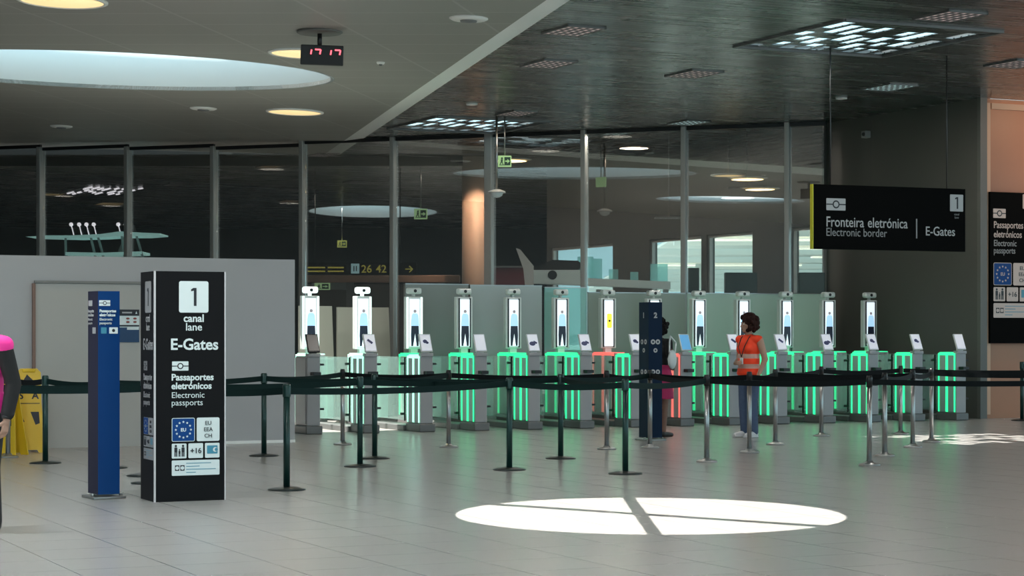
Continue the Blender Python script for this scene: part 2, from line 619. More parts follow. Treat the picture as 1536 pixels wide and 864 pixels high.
def passport_icon(mb, cx, cz, w, h, y, mi_w=0, mi_k=1):
    def my(dy):
        return Matrix.Translation((0, y - dy, 0))
    mb.prism(rrect(cx, cz, w, h, h * 0.06), 0.003, mi_w, my(0.003))
    mb.prism([(cx - w / 2, cz - h * 0.05), (cx + w / 2, cz - h * 0.05), (cx + w / 2, cz + h * 0.05), (cx - w / 2, cz + h * 0.05)], 0.001, mi_k, my(0.0042))
    mb.prism(circ(cx, cz, h * 0.34), 0.001, mi_k, my(0.0054))
    mb.prism(circ(cx, cz, h * 0.22), 0.001, mi_w, my(0.0066))


def one(parent, cx, cz, h, y, m, rotz=0.0, org=(0, 0, 0), sx=1.0):
    mb = MB()
    mb.prism([((cx + a * h) * sx, cz + b * h) for a, b in ((-0.03, -0.5), (0.12, -0.5), (0.12, 0.5), (-0.06, 0.5), (-0.19, 0.42), (-0.19, 0.31), (-0.03, 0.35))], 0.002, 0, Matrix.Translation((0, y - 0.005, 0)))
    o = part('lettering', mb, m, parent)
    o.location = org
    o.rotation_euler = (0, 0, rotz)


def star(cx, cz, r):
    return [(cx + (r if k % 2 == 0 else r * 0.42) * math.sin(PI * k / 5), cz + (r if k % 2 == 0 else r * 0.42) * math.cos(PI * k / 5)) for k in range(10)]


def tile(mb, cx, cz, w, h, y, mi=0, r=None):
    mb.prism(rrect(cx, cz, w, h, r if r else min(w, h) * 0.07), 0.003, mi, Matrix.Translation((0, y - 0.003, 0)))


def person_glyph(mb, cx, cz, h, y, mi):
    m = Matrix.Translation((0, y - 0.005, 0))
    mb.prism(circ(cx, cz + h * 0.40, h * 0.1), 0.002, mi, m)
    mb.prism(rrect(cx, cz + h * 0.07, h * 0.26, h * 0.42, h * 0.06), 0.002, mi, m)
    mb.prism(rrect(cx - h * 0.07, cz - h * 0.3, h * 0.1, h * 0.4, h * 0.03), 0.002, mi, m)
    mb.prism(rrect(cx + h * 0.07, cz - h * 0.3, h * 0.1, h * 0.4, h * 0.03), 0.002, mi, m)


def lower_tiles(parent, x0, z0, s, y, rotz=0.0, white=None, org=None):
    """the EU / age / card block; x0 left edge, z0 top edge, s = width of the block."""
    wm = white or M_SIGNW
    mats = [wm, M_SIGNB, M_SIGNBL, M_TEAL]

    def close(mb):
        o = part('pictogram_tile', mb, mats, parent)
        o.rotation_euler = (0, 0, rotz)
        if org:
            o.location = org
        return MB()

    def at_y(d):
        return Matrix.Translation((0, y - d, 0))
    mb = MB()
    g = s * 0.04
    w2 = (s - g) / 2
    tile(mb, x0 + w2 / 2, z0 - w2 / 2, w2, w2, y, 0)
    mb.prism(rrect(x0 + w2 / 2, z0 - w2 / 2, w2 * 0.95, w2 * 0.95, w2 * 0.05), 0.001, 2, at_y(0.0042))
    for k in range(12):
        a = 2 * PI * k / 12
        mb.prism(star(x0 + w2 / 2 + w2 * 0.33 * math.cos(a), z0 - w2 / 2 + w2 * 0.33 * math.sin(a), w2 * 0.06), 0.001, 0, at_y(0.0054))
    mb = close(mb)
    tile(mb, x0 + w2 + g + w2 / 2, z0 - w2 / 2, w2, w2, y, 0)
    mb = close(mb)
    w3 = (s - 2 * g) / 3
    h3 = w3 * 0.98
    zz = z0 - w2 - g - h3 / 2
    tile(mb, x0 + w3 / 2, zz, w3, h3, y, 0)
    person_glyph(mb, x0 + w3 * 0.27, zz + h3 * 0.02, h3 * 0.8, y, 1)
    person_glyph(mb, x0 + w3 * 0.76, zz + h3 * 0.02, h3 * 0.8, y, 1)
    person_glyph(mb, x0 + w3 * 0.52, zz - h3 * 0.12, h3 * 0.5, y, 1)
    mb = close(mb)
    tile(mb, x0 + w3 + g + w3 / 2, zz, w3, h3, y, 0)
    mb = close(mb)
    xc = x0 + 2 * (w3 + g) + w3 / 2
    tile(mb, xc, zz, w3, h3, y, 0)
    mb.prism(rrect(xc, zz + h3 * 0.05, w3 * 0.72, h3 * 0.56, h3 * 0.04), 0.001, 3, at_y(0.0042))
    mb.prism(circ(xc + w3 * 0.2, zz + h3 * 0.05, h3 * 0.16), 0.001, 0, at_y(0.0054))
    mb.prism(circ(xc + w3 * 0.27, zz + h3 * 0.05, h3 * 0.11), 0.001, 3, at_y(0.0066))
    mb = close(mb)
    h4 = s * 0.31
    z4 = zz - h3 / 2 - g - h4 / 2
    tile(mb, x0 + s / 2, z4, s, h4, y, 0, s * 0.02)
    for k in range(2):
        cx = x0 + s * (0.11 + 0.11 * k)
        mb.prism(rrect(cx, z4, s * 0.09, h4 * 0.36, 0.002), 0.001, 1, at_y(0.0042))
        mb.prism(circ(cx, z4, h4 * 0.12), 0.001, 0, at_y(0.0054))
    for k, (a, b) in enumerate(((0.30, 0.82), (0.30, 0.58), (0.30, 0.92), (0.30, 0.5))):
        z = z4 + h4 * (0.30 - 0.2 * k)
        mb.prism([(x0 + s * a, z - h4 * 0.022), (x0 + s * b, z - h4 * 0.022), (x0 + s * b, z + h4 * 0.022), (x0 + s * a, z + h4 * 0.022)], 0.001, 3, at_y(0.0042))
    close(mb).bm.free()
    R = Matrix.Rotation(rotz, 4, 'Z')
    base = Vector(org) if org else Vector((0, 0, 0))

    def tx(body, size, x, z, m, align='CENTER', bold=0.0):
        p = base + R @ Vector((x, y - 0.0055, z))
        text(parent, body, size, p.x, p.y, p.z, m, align, bold, rotz=rotz)
    tx('EU', w2 * 0.2, x0 + w2 / 2, z0 - w2 * 0.57, wm, bold=0.0012)
    for k, b in enumerate(('EU', 'EEA', 'CH')):
        tx(b, w2 * 0.24, x0 + w2 * 1.5 + g, z0 - w2 * (0.31 + 0.27 * k), M_SIGNB)
    tx('+16', h3 * 0.5, x0 + w3 * 1.5 + g, zz - h3 * 0.17, M_SIGNB, bold=0.001)


# ------------------------------------------------------------------ people: one welded body built from tapered limbs
def remesh(mb, voxel, name, m, smooth_it=3):
    me = mb.mesh(name, m)
    ob = bpy.data.objects.new(name, me)
    COL.objects.link(ob)
    md = ob.modifiers.new('r', 'REMESH')
    md.mode = 'VOXEL'
    md.voxel_size = voxel
    md.use_smooth_shade = True
    if smooth_it:
        ms = ob.modifiers.new('s', 'SMOOTH')
        ms.factor = 0.5
        ms.iterations = smooth_it
    dg = bpy.context.evaluated_depsgraph_get()
    me2 = bpy.data.meshes.new_from_object(ob.evaluated_get(dg))
    bpy.data.objects.remove(ob)
    me2.materials.clear()
    me2.materials.append(m)
    for p in me2.polygons:
        p.use_smooth = True
    return me2


def limb(mb, pts, grow=0.0, sub=False):
    for (p0, r0), (p1, r1) in zip(pts[:-1], pts[1:]):
        mb.cyl(p0, p1, r0 + grow, r1 + grow, 14)
        mb.ball(p0, r0 + grow, n=14)
        mb.ball(p1, r1 + grow, n=14)


def hand(mb, wrist, dirv, palm_n, side, curl=0.5, thumb_side=None):
    """five separate fingers; dirv along the hand, palm_n faces out of the palm, side towards the thumb."""
    d, n, s = Vector(dirv).normalized(), Vector(palm_n).normalized(), Vector(side).normalized()
    w = Vector(wrist)
    limb(mb, [(w, 0.024), (w + d * 0.03, 0.024)])
    for k in (-1.2, -0.4, 0.4, 1.2):
        limb(mb, [(w + d * 0.02 + s * 0.012 * k, 0.014), (w + d * 0.085 + s * 0.017 * k, 0.0135)])
    for k, ln in ((1.35, 0.068), (0.45, 0.078), (-0.45, 0.072), (-1.35, 0.056)):
        p = w + d * 0.088 + s * 0.0175 * k
        a = 0.25 * curl
        pts = [(p, 0.0098)]
        for j, fr in enumerate((0.45, 0.3, 0.25)):
            a += curl * 0.55
            p = p + (d * math.cos(a) + n * math.sin(a)) * ln * fr
            pts.append((p, 0.0094 - 0.0007 * j))
        limb(mb, pts)
    p = w + d * 0.025 + s * 0.024
    limb(mb, [(p, 0.014), (p + (d * 0.6 + s * 0.7 + n * 0.25) * 0.034, 0.0115), (p + (d * 0.6 + s * 0.7 + n * 0.25) * 0.034 + (d * 0.9 + s * 0.2 + n * 0.35) * 0.03, 0.0098)])


def head(mb, c, yaw=0.0, pitch=0.0):
    """face looks along -Y before yaw; c = centre of the skull."""
    R = Matrix.Rotation(yaw, 3, 'Z') @ Matrix.Rotation(pitch, 3, 'X')
    c = Vector(c)

    def P(x, y, z):
        return c + R @ Vector((x, y, z))
    mb.ball(P(0, 0.012, 0.02), (0.074, 0.094, 0.092), n=24, rot=R)
    mb.ball(P(0, -0.03, -0.03), (0.058, 0.062, 0.085), n=24, rot=R)
    mb.ball(P(0, -0.052, -0.088), (0.032, 0.034, 0.026), n=16, rot=R)
    for s in (-1, 1):
        mb.ball(P(s * 0.036, -0.055, -0.025), (0.024, 0.024, 0.022), n=14, rot=R)
        mb.ball(P(s * 0.03, -0.082, 0.022), (0.022, 0.012, 0.008), n=12, rot=R)
        mb.ball(P(s * 0.075, 0.012, -0.015), (0.010, 0.022, 0.032), n=14, rot=R)
    mb.cyl(P(0, -0.086, 0.012), P(0, -0.108, -0.032), 0.009, 0.014, 12)
    mb.ball(P(0, -0.106, -0.034), (0.015, 0.014, 0.011), n=12, rot=R)
    mb.ball(P(0, -0.088, -0.060), (0.025, 0.011, 0.007), n=12, rot=R)
    mb.ball(P(0, -0.085, -0.073), (0.022, 0.011, 0.008), n=12, rot=R)
    return P, R


def eyes(parent, P, R):
    for s in (-1, 1):
        mb = MB()
        mb.ball(P(s * 0.031, -0.0815, 0.005), (0.0125, 0.0085, 0.0075), n=12, rot=R)
        mb.ball(P(s * 0.031, -0.088, 0.005), (0.0058, 0.004, 0.006), mi=1, n=10, rot=R)
        part('eye', mb, [M_SIGNW, M_KSHOE], parent)
    mb = MB()
    for s in (-1, 1):
        mb.ball(P(s * 0.031, -0.0925, 0.028), (0.019, 0.005, 0.004), n=10, rot=R)
    part('eyebrow', mb, M_HAIRK, parent)
    mb = MB()
    mb.ball(P(0, -0.0945, -0.066), (0.021, 0.007, 0.0075), n=12, rot=R)
    part('lips', mb, mat('lips', (0.25, 0.07, 0.06), 0.4), parent)


def torso(mb, g=0.0, bust=False, k=1.0, top=True):
    mb.ball((0, 0.01, 0.93), (0.158 * k + g, 0.112 + g, 0.125 + g), n=24)
    mb.ball((0, 0.005, 1.06), (0.128 * k + g, 0.096 + g, 0.15 + g), n=24)
    mb.ball((0, 0.005, 1.24), (0.15 * k + g, 0.108 + g, 0.165 + g), n=24)
    if bust:
        for s in (-1, 1):
            mb.ball((s * 0.065, -0.075, 1.23), (0.062 + g, 0.055 + g, 0.06 + g), n=16)
    mb.cyl((-0.155 * k, 0.01, 1.36), (0.155 * k, 0.01, 1.36), 0.05 + g, 0.05 + g, 16)
    mb.ball((0, 0.01, 1.36), (0.12 + g, 0.075 + g, 0.07 + g), n=20)


# ------------------------------------------------------------------ the setting
mb = MB()
mb.poly3([(-34, -9, 0), (30, -9, 0), (30, 82, 0), (-34, 82, 0)], (0, 0, -0.12))
struct('floor', mb, M_FLOOR)


def slab(name, outer, holes, thick, m, zf, gap=0.0):
    cu = bpy.data.curves.new(name, 'CURVE')
    cu.dimensions = '2D'
    cu.fill_mode = 'BOTH'
    cu.extrude = thick / 2
    for pts in [outer] + holes:
        s = cu.splines.new('POLY')
        s.points.add(len(pts) - 1)
        for p, q in zip(s.points, pts):
            p.co = (q[0], q[1], 0, 1)
        s.use_cyclic_u = True
    ob = bpy.data.objects.new(name, cu)
    COL.objects.link(ob)
    dg = bpy.context.evaluated_depsgraph_get()
    me = bpy.data.meshes.new_from_object(ob.evaluated_get(dg))
    bpy.data.objects.remove(ob)
    for v in me.vertices:
        v.co.z = v.co.z + thick / 2 + zf(v.co.x)
    me.materials.clear()
    me.materials.append(m)
    o = put(name, me)
    o['kind'] = 'structure'
    return o


def ell(c, rx, ry, n=72, rot=0.0):
    return [(c[0] + rx * math.cos(a) * math.cos(rot) - ry * math.sin(a) * math.sin(rot),
             c[1] + rx * math.cos(a) * math.sin(rot) + ry * math.sin(a) * math.cos(rot)) for a in (2 * PI * k / n for k in range(n))]


def xw(y):
    return 0.328 - 0.2065 * (y - 24.2)


def xd(y):
    return 0.696 - 0.2123 * (y - 24.8)


SHIFT = -SUN_DIR / SUN_DIR.z * 1.0       # per metre of height (points up the sun ray when negative)


def up_sun(p, h):                        # where the ray landing at p crosses height h
    return Vector((p[0] - SUN_DIR.x * h, p[1] - SUN_DIR.y * h, h))


SKY_BIG = ((-6.3, 31.95), 3.5, 2.35)
pc = up_sun((1.06, 16.55, 0), 5.3)
SKY_NEAR = ((pc.x, pc.y), 1.60, 1.68)
SKY_FILL = [((-7.8, 7.5), 2.6, 2.6), ((-1.4, 7.8), 2.4, 2.4), ((3.6, 2.0), 2.2, 2.2), ((-4.5, 0.5), 2.6, 2.6), ((-11.5, 1.0), 2.6, 2.6), ((-8.3, 13.6), 2.2, 2.2), ((-10.6, 19.2), 2.3, 2.3)]  # unseen skylights, added to brighten the floor and hoarding
white_holes = [ell(*SKY_BIG), ell(*SKY_NEAR)] + [ell(*s) for s in SKY_FILL]
Y0, YE = -8.0, 46.2
slab('ceiling_left', [(-20, Y0), (xw(Y0), Y0), (xw(YE), YE), (-20, YE + 0.6)], white_holes, 0.06, M_WCEIL, zw)

# the slanting trim between the two ceilings
mb = MB()
n = 14
for i in range(n):
    ya, yb = Y0 + (YE - Y0) * i / n, Y0 + (YE - Y0) * (i + 1) / n
    pts = [(xw(ya), ya, zw(xw(ya))), (xd(ya), ya, Z_DARK), (xd(yb), yb, Z_DARK), (xw(yb), yb, zw(xw(yb)))]
    mb.poly3(pts, (0, 0, 0.05))
struct('trim_1', mb, M_WHITE)

# dark ceiling, its skylight slots out of the picture's top edge and the round skylights of the far hall


def louvre_bars(px0, px1, py0, py1, rows, seed):
    """plan of the bright openings of a louvred skylight: (x, y, half width, length) along V"""
    rnd = random.Random(seed)
    c = cp((px0 + px1) / 2, (py0 + py1) / 2)
    ya, yb = F * H_DARK / (HZ - py0), F * H_DARK / (HZ - py1)
    hx = (px1 - px0) / 2 / F * c.y * 0.92
    dep = (yb - ya) * 0.9
    out = []
    for i in range(rows):
        x = -hx + 2 * hx * (i + 0.5) / rows
        y = -dep / 2 + rnd.uniform(0, 0.2) * dep
        while y < dep / 2 - 0.1:
            ln = min(rnd.uniform(0.14, 0.34) * dep, dep / 2 - y)
            if rnd.random() < 0.95:
                out.append((x, y, hx / rows * rnd.uniform(0.55, 0.8), ln * 0.92))
            y += ln + rnd.uniform(0.05, 0.14) * dep
    return c, hx, dep, out


slots = []
LOUVRES = [louvre_bars(1160, 1435, 36, 80, 9, 3), louvre_bars(612, 790, 177, 197, 8, 5)]
for c, hx, dep, bars in LOUVRES:
    for x, y, w, ln in bars:
        slots.append([(c + U * (x + sx * w) + V * (y + sy * ln))[:2] for sx, sy in ((-1, 0), (1, 0), (1, 1), (-1, 1))])
c2 = cp(560, 318)
SKY_FAR = [((c2.x, c2.y), 2.1, 3.4)]
P_COR = Vector((7.95, 35.1, 0))
T_END = (P_COR.x - P_COR.y * (58 / F)) / (0.4232 + 0.906 * 58 / F)
pe = P_COR + V * T_END + U * 0.05
pf = P_COR + U * 6.0
slab('ceiling_right', [(xd(Y0), Y0), (16, Y0), (16, pf.y + 1.2), (pf.x, pf.y), (P_COR.x + 0.2, P_COR.y + 0.12), (pe.x, pe.y), (1.55, 80), (-32, 80), (-32, YE + 0.75), (-20, YE + 0.62), (xd(YE), YE)],
     slots + [ell(*s) for s in SKY_FAR], 0.012, M_DCEIL, lambda x: Z_DARK)


def shaft(name, s, zf, h, m=M_SHAFT):
    mb = MB()
    (c, rx, ry) = s
    a, b = ell(c, rx, ry), ell(c, rx + 0.05, ry + 0.05)
    n = len(a)
    va = [mb.bm.verts.new((x, y, zf(x))) for x, y in a]
    vb = [mb.bm.verts.new((x, y, zf(x) + h)) for x, y in a]
    wa = [mb.bm.verts.new((x, y, zf(x))) for x, y in b]
    wb = [mb.bm.verts.new((x, y, zf(x) + h)) for x, y in b]
    for k in range(n):
        k2 = (k + 1) % n
        for q in ((va[k], va[k2], vb[k2], vb[k]), (wa[k], wb[k], wb[k2], wa[k2]), (vb[k], vb[k2], wb[k2], wb[k]), (va[k], wa[k], wa[k2], va[k2])):
            f = mb.bm.faces.new(q)
            f.smooth = True
    o = part(name, mb, m)
    o['kind'] = 'structure'
    return o


sk1 = shaft('skylight_1', SKY_BIG, zw, 1.1)
mb = MB()
a_ = up_sun((-4.55, 33.9, 6.0), 0.6)
mb.box((a_.x, 33.4, zw(-4.6) + 1.13), (0.26, 3.0, 0.06))
part('glazing_bar', mb, M_WHITE, sk1)
sk2 = shaft('skylight_2', SKY_NEAR, zw, 0.22)
for k, s in enumerate(SKY_FILL):
    shaft('skylight_%d' % (k + 3), s, zw, 0.25)  # openings added for fill light, out of view
for k, s in enumerate(SKY_FAR):
    shaft('skylight_%d' % (k + 10), s, lambda x: Z_DARK, 0.9)
# glazing bars of the near skylight (their shadows cross the light on the floor)
mb = MB()
zb = 5.45
a, b = up_sun((1.04, 18.6, 0), zb), up_sun((1.02, 14.6, 0), zb)
mb.box((a + b) / 2, (0.10, (a - b).length, 0.03))
a, b = up_sun((-0.55, 17.85, 0), zb), up_sun((2.75, 15.2, 0), zb)
ang = math.atan2(b.y - a.y, b.x - a.x)
mb.box((a + b) / 2, ((a - b).length, 0.15, 0.03), Matrix.Rotation(ang, 3, 'Z'))
part('glazing_bar', mb, M_MULL, sk2)
for k, (c, hx, dep, bars) in enumerate(LOUVRES):
    mb = MB()
    for sx in (-1, 1):
        mb.box((sx * (hx + 0.1), 0, 0.02), (0.05, dep + 0.2, 0.1))
        mb.box((0, sx * (dep / 2 + 0.1), 0.02), (2 * hx + 0.2, 0.05, 0.1))
    o = part('skylight_%d' % (11 + k), mb, M_CABDARK, loc=c, rotz=T)
    o['kind'] = 'structure'
# step between white ceiling and the dark hall behind
mb = MB()
mb.box((-12, YE + 0.72, 5.55), (28, 0.06, 0.6))
struct('trim_2', mb, M_FARDARK)

# right-hand walls: one runs away along V, the peach one along U
def tx(px):
    q = (px - 768) / F
    return (P_COR.x - P_COR.y * q) / (0.4232 + 0.906 * q)


T_A = tx(1240)
mb = MB()
mb.box((0, T_A / 2, Z_DARK / 2), (0.12, T_A, Z_DARK))
struct('wall_right', mb, M_DARKWALL, loc=P_COR + U * 0.06, rotz=T)
mb = MB()
mb.box((0, -0.03, Z_DARK / 2), (0.14, 0.09, Z_DARK))
struct('trim_3', mb, mat('dull_grey_post', (0.12, 0.12, 0.11), 0.5), loc=P_COR + U * 0.02, rotz=T)

# glazed side wall of the far hall continues the same line
wins = [(tx(1240), tx(1192)), (tx(1135), tx(1066)), (tx(1058), tx(980)), (tx(925), tx(832))]
zlo, zhi = 1.0, 3.5
t_end = T_END
edges = [T_A + 0.02] + [t for w in wins for t in w] + [t_end]
mb = MB()
mb.box((0, (T_A + t_end) / 2, (zhi + Z_DARK) / 2), (0.2, t_end - T_A, Z_DARK - zhi))
mb.box((0, (T_A + t_end) / 2, zlo / 2), (0.2, t_end - T_A, zlo))
for a, b in ((wins[0][1], wins[1][0]), (wins[1][1], wins[2][0]), (wins[2][1], wins[3][0]), (wins[3][1], t_end)):
    mb.box((0, (a + b) / 2, (zlo + zhi) / 2), (0.2, b - a, zhi - zlo))
struct('wall_far_right', mb, mat('brown_grey_wall', (0.07, 0.066, 0.06), 0.5), loc=P_COR, rotz=T)
for k, (a, b) in enumerate(wins):
    mb = MB()
    mb.box((0, (a + b) / 2, (zlo + zhi) / 2), (0.02, b - a, zhi - zlo))
    w = struct('window_%d' % (k + 1), mb, M_SIDEGLASS, loc=P_COR, rotz=T)
    mb = MB()
    for t in (a + 0.03, b - 0.03):
        mb.box((-0.02, t, (zlo + zhi) / 2), (0.08, 0.06, zhi - zlo))
    for z in (zlo + 0.03, zhi - 0.03):
        mb.box((-0.02, (a + b) / 2, z), (0.08, b - a - 0.12, 0.06))
    part('window_frame', mb, M_MULL, w)

# peach wall
mb = MB()
mb.box((2.6, 0.1, Z_DARK / 2), (5.2, 0.12, Z_DARK))
struct('wall_front_right', mb, M_PEACH, loc=P_COR + U * 0.1, rotz=T)
mb = MB()
mb.box((0.04, 0, 2.72), (0.07, 0.06, 5.3))
mb.box((2.6, 0, 5.32), (5.0, 0.06, 0.1))
struct('trim_4', mb, M_PEACHFR, loc=P_COR + U * 0.12, rotz=T)

# far wall
mb = MB()
mb.box((-15.2, 79, Z_DARK / 2), (33.4, 0.2, Z_DARK))
e_ = P_COR + V * T_END
f_ = Vector((1.5, 79, 0))
mb.poly3([(e_.x, e_.y, 0), (f_.x, f_.y, 0), (f_.x, f_.y, Z_DARK), (e_.x, e_.y, Z_DARK)], (0.1, 0, 0))
struct('wall_back', mb, M_FARDARK)
mb = MB()
mb.box((-32, 63, Z_DARK / 2), (0.2, 34, Z_DARK))
struct('wall_far_left', mb, M_FARDARK)
mb = MB()
mb.box((-20.1, 19.5, 3.05), (0.2, 55, 6.1))
struct('wall_side', mb, mat('dark_side_wall', (0.09, 0.09, 0.088), 0.6))

# glass curtain wall
GW0 = Vector(((1240 - 768) / F * 39.0, 39.0, 0))
GDIR = Vector((-0.934, 0.357, 0)).normalized()
g_rot = math.atan2(-GDIR.y, -GDIR.x)


def gs(px):
    q = (px - 768) / F
    return (q * GW0.y - GW0.x) / (GDIR.x - q * GDIR.y)


mull = [1240, 1182, 1027, 877, 735, 591, 455, 322, 193, 62, -70]
ss = [gs(p) for p in mull]
for k in range(len(ss) - 1):
    a, b = GW0 + GDIR * ss[k], GW0 + GDIR * ss[k + 1]
    m = (a + b) / 2
    hw = (a - b).length
    ztop = (Z_DARK if mull[k] > 470 else zw(m.x) - 0.07)
    mb = MB()
    mb.box((0, 0, ztop / 2), (hw - 0.1, 0.02, ztop - 0.02))
    w = struct('window_%d' % (k + 5), mb, M_GLASS, loc=m, rotz=g_rot)
    mb = MB()
    ww = 0.12 if mull[k + 1] != 735 else 0.2
    mb.box((-hw / 2, -0.06, ztop / 2), (ww * 0.8, 0.14, ztop), bevel=0.012)
    mb.box((-hw / 2, 0.05, ztop / 2), (ww * 0.45, 0.1, ztop))
    part('mullion', mb, M_MULL, w)
    mb = MB()
    mb.box((0, 0, ztop - 0.04), (hw - 0.02, 0.08, 0.07))
    part('head_rail', mb, M_BLACK, w)

# grey hoarding at left
HEND = Vector((-2.89, 27.5, 0))
HL = 9.0
mb = MB()
mb.box((-HL / 2, 0.06, 1.22), (HL, 0.12, 2.42))
hoard = struct('wall_left', mb, M_GREYWALL, loc=HEND, rotz=T)
mb = MB()
mb.box((-HL / 2, -0.008, 0.018), (HL, 0.016, 0.036))
struct('baseboard_left', mb, M_WHITE, loc=HEND, rotz=T)


def hs(px):                             # place along the hoarding seen at column px
    q = (px - 768) / F
    return (q * HEND.y - HEND.x) / (U.x - q * U.y)


d_l, d_r = hs(51), hs(228)
mb = MB()
mb.box(((d_l + d_r) / 2, -0.014, 1.04), (d_r - d_l, 0.028, 2.08))
dr = struct('door_1', mb, M_DOORGREY, loc=HEND, rotz=T)
mb = MB()
mb.box((d_l - 0.01, -0.03, 1.04), (0.035, 0.06, 2.08))
part('door_edge', mb, M_BROWN, dr)
mb = MB()
mb.box(((d_l + d_r) / 2, -0.03, 2.1), (d_r - d_l, 0.05, 0.03))
part('door_head', mb, mat('dark_reveal', (0.2, 0.2, 0.19), 0.5), dr)
# white block at the right end of the hoarding
mb = MB()
mb.box((0.19, 0.3, 0.56), (0.3, 0.5, 1.12), bevel=0.01)
mb.box((0.19, 0.05, 0.06), (0.32, 0.04, 0.12), mi=1)
b_ = thing('end_cabinet', 'plain grey cabinet at the right end of the grey hoarding wall', 'cabinet', HEND + V * 1.2 + U * 0.05, T)
part('body', mb, [M_CAB, M_CABDARK], b_)

# ------------------------------------------------------------------ e-gates
P0 = Vector((-1.255, 30.4, 0))
LANE = 0.878


def gate_label(k):
    col = 'red-lit' if k == 7 else ('pale green-lit' if k in (0, 1, 2) else 'green-lit')
    return {
        0: 'pale e-gate lane beside the grey hoarding, its reader tablet black',
        1: 'pale e-gate lane second from the grey hoarding, brightly sunlit at its back',
        2: 'pale e-gate lane third from the grey hoarding, left of the lone steel post',
        3: 'green-lit e-gate lane fourth from the grey hoarding, plain white tablet tilted on top',
        4: 'green-lit e-gate lane fifth from the grey hoarding, behind two dark green barrier posts',
        5: 'green-lit e-gate lane two lanes left of the dark navy pillar',
        6: 'green-lit e-gate lane half hidden by the dark navy pillar',
        7: 'red-lit e-gate lane with a blue tablet, right of the dark navy pillar',
        8: 'green-lit e-gate lane at the left arm of the woman in the orange vest',
        9: 'green-lit e-gate lane directly right of the woman in the orange vest',
        10: 'green-lit e-gate lane fourth from the right end, dark picture on its tablet',
        11: 'green-lit e-gate lane third from the right end, in front of the last tall screen',
        12: 'green-lit e-gate lane second from the right end, against the dark wall',
        13: 'green-lit e-gate lane at the right end of the row by the peach wall',
    }[k]


CW = 0.20


def cab_front():
    mb = MB()
    mb.box((0, 0.25, 0.62), (CW, 0.5, 1.0), bevel=0.012)
    return mb


def cab_rear():
    mb = MB()
    mb.box((0, 2.6, 0.62), (CW, 0.8, 1.0), bevel=0.012)
    return mb


def plinth():
    mb = MB()
    mb.box((0, 0.24, 0.06), (CW + 0.05, 0.56, 0.12), bevel=0.015)
    mb.box((0, 2.6, 0.06), (CW + 0.05, 0.86, 0.12), bevel=0.015)
    mb.box((0, 1.36, 0.04), (CW + 0.12, 1.7, 0.08), bevel=0.01)
    return mb


def side(y0, y1):
    def f():
        mb = MB()
        mb.box((-CW / 2 - 0.006, (y0 + y1) / 2, 0.62), (0.012, y1 - y0 - 0.03, 0.95))
        return mb
    return f


def led_v(y, w):
    def f():
        mb = MB()
        mb.box((-CW / 2 - 0.014, y, 0.62), (0.012, w, 0.97), bevel=0.004)
        return mb
    return f


def led_h(y0, y1):
    def f():
        mb = MB()
        mb.box((-CW / 2 - 0.014, (y0 + y1) / 2, 1.10), (0.012, y1 - y0, 0.035), bevel=0.004)
        mb.box((0, (y0 + y1) / 2, 1.128), (CW * 0.9, y1 - y0, 0.014))
        return mb
    return f


def top_cap():
    mb = MB()
    mb.box((0, 0.03, 1.135), (CW * 0.95, 0.12, 0.05), bevel=0.008)
    return mb


TILT = Matrix.Rotation(math.radians(-24), 3, 'X')


def tablet_body():
    mb = MB()
    mb.box((0, 0.05, 1.305), (0.185, 0.03, 0.285), TILT, bevel=0.006)
    mb.box((0, 0.04, 1.165), (0.1, 0.06, 0.05))
    return mb


def tablet_screen():
    mb = MB()
    mb.box(Vector((0, 0.05, 1.305)) + TILT @ Vector((0, -0.017, 0.0)), (0.155, 0.006, 0.25), TILT)
    return mb


def tablet_pic(kind):
    def f():
        mb = MB()
        c = Vector((0, 0.05, 1.305))
        if kind == 0:
            mb.box(c + TILT @ Vector((0.0, -0.022, 0.02)), (0.09, 0.003, 0.035), TILT @ Matrix.Rotation(0.7, 3, 'Y'))
        elif kind == 1:
            mb.ball(c + TILT @ Vector((-0.01, -0.021, 0.02)), (0.035, 0.003, 0.03), rot=TILT)
            mb.ball(c + TILT @ Vector((0.02, -0.021, 0.0)), (0.025, 0.003, 0.02), rot=TILT)
        else:
            mb.ball(c + TILT @ Vector((-0.02, -0.021, -0.02)), (0.05, 0.003, 0.035), rot=TILT)
            mb.box(c + TILT @ Vector((0.03, -0.022, 0.0)), (0.06, 0.003, 0.03), TILT @ Matrix.Rotation(0.5, 3, 'Y'))
        return mb
    return f


def reader():
    mb = MB()
    mb.box((0.01, -0.06, 0.87), (0.12, 0.13, 0.05), bevel=0.006)
    return mb


def bracket(z):
    def f():
        mb = MB()
        mb.box((CW / 2 + 0.03, 0.05, z), (0.08, 0.05, 0.03), bevel=0.006)
        return mb
    return f


def lane_glass():
    mb = MB()
    mb.box((0.0, 1.36, 0.62), (0.012, 1.66, 0.95))
    return mb


def flap(y, s):
    def f():
        mb = MB()
        mb.box((-CW / 2 - 0.17, y, 0.62), (0.31, 0.014, 0.9), bevel=0.004)
        return mb
    return f


def flap2(y):
    def f():
        mb = MB()
        mb.box((CW / 2 + 0.17, y, 0.62), (0.31, 0.014, 0.9), bevel=0.004)
        return mb
    return f


def clip(y):
    def f():
        mb = MB()
        for z in (0.25, 1.0):
            mb.box((-CW / 2 - 0.05, y, z), (0.07, 0.05, 0.035))
        mb.box((-CW / 2 - 0.02, y, 0.62), (0.02, 0.02, 0.95))
        return mb
    return f


def screen_post():
    mb = MB()
    mb.box((0, 2.66, 1.62), (0.29, 0.1, 0.84), bevel=0.012)
    mb.box((0, 2.66, 1.16), (0.12, 0.08, 0.1))
    return mb


def screen_panel():
    mb = MB()
    mb.box((0.0, 2.605, 1.62), (0.17, 0.012, 0.76))
    return mb


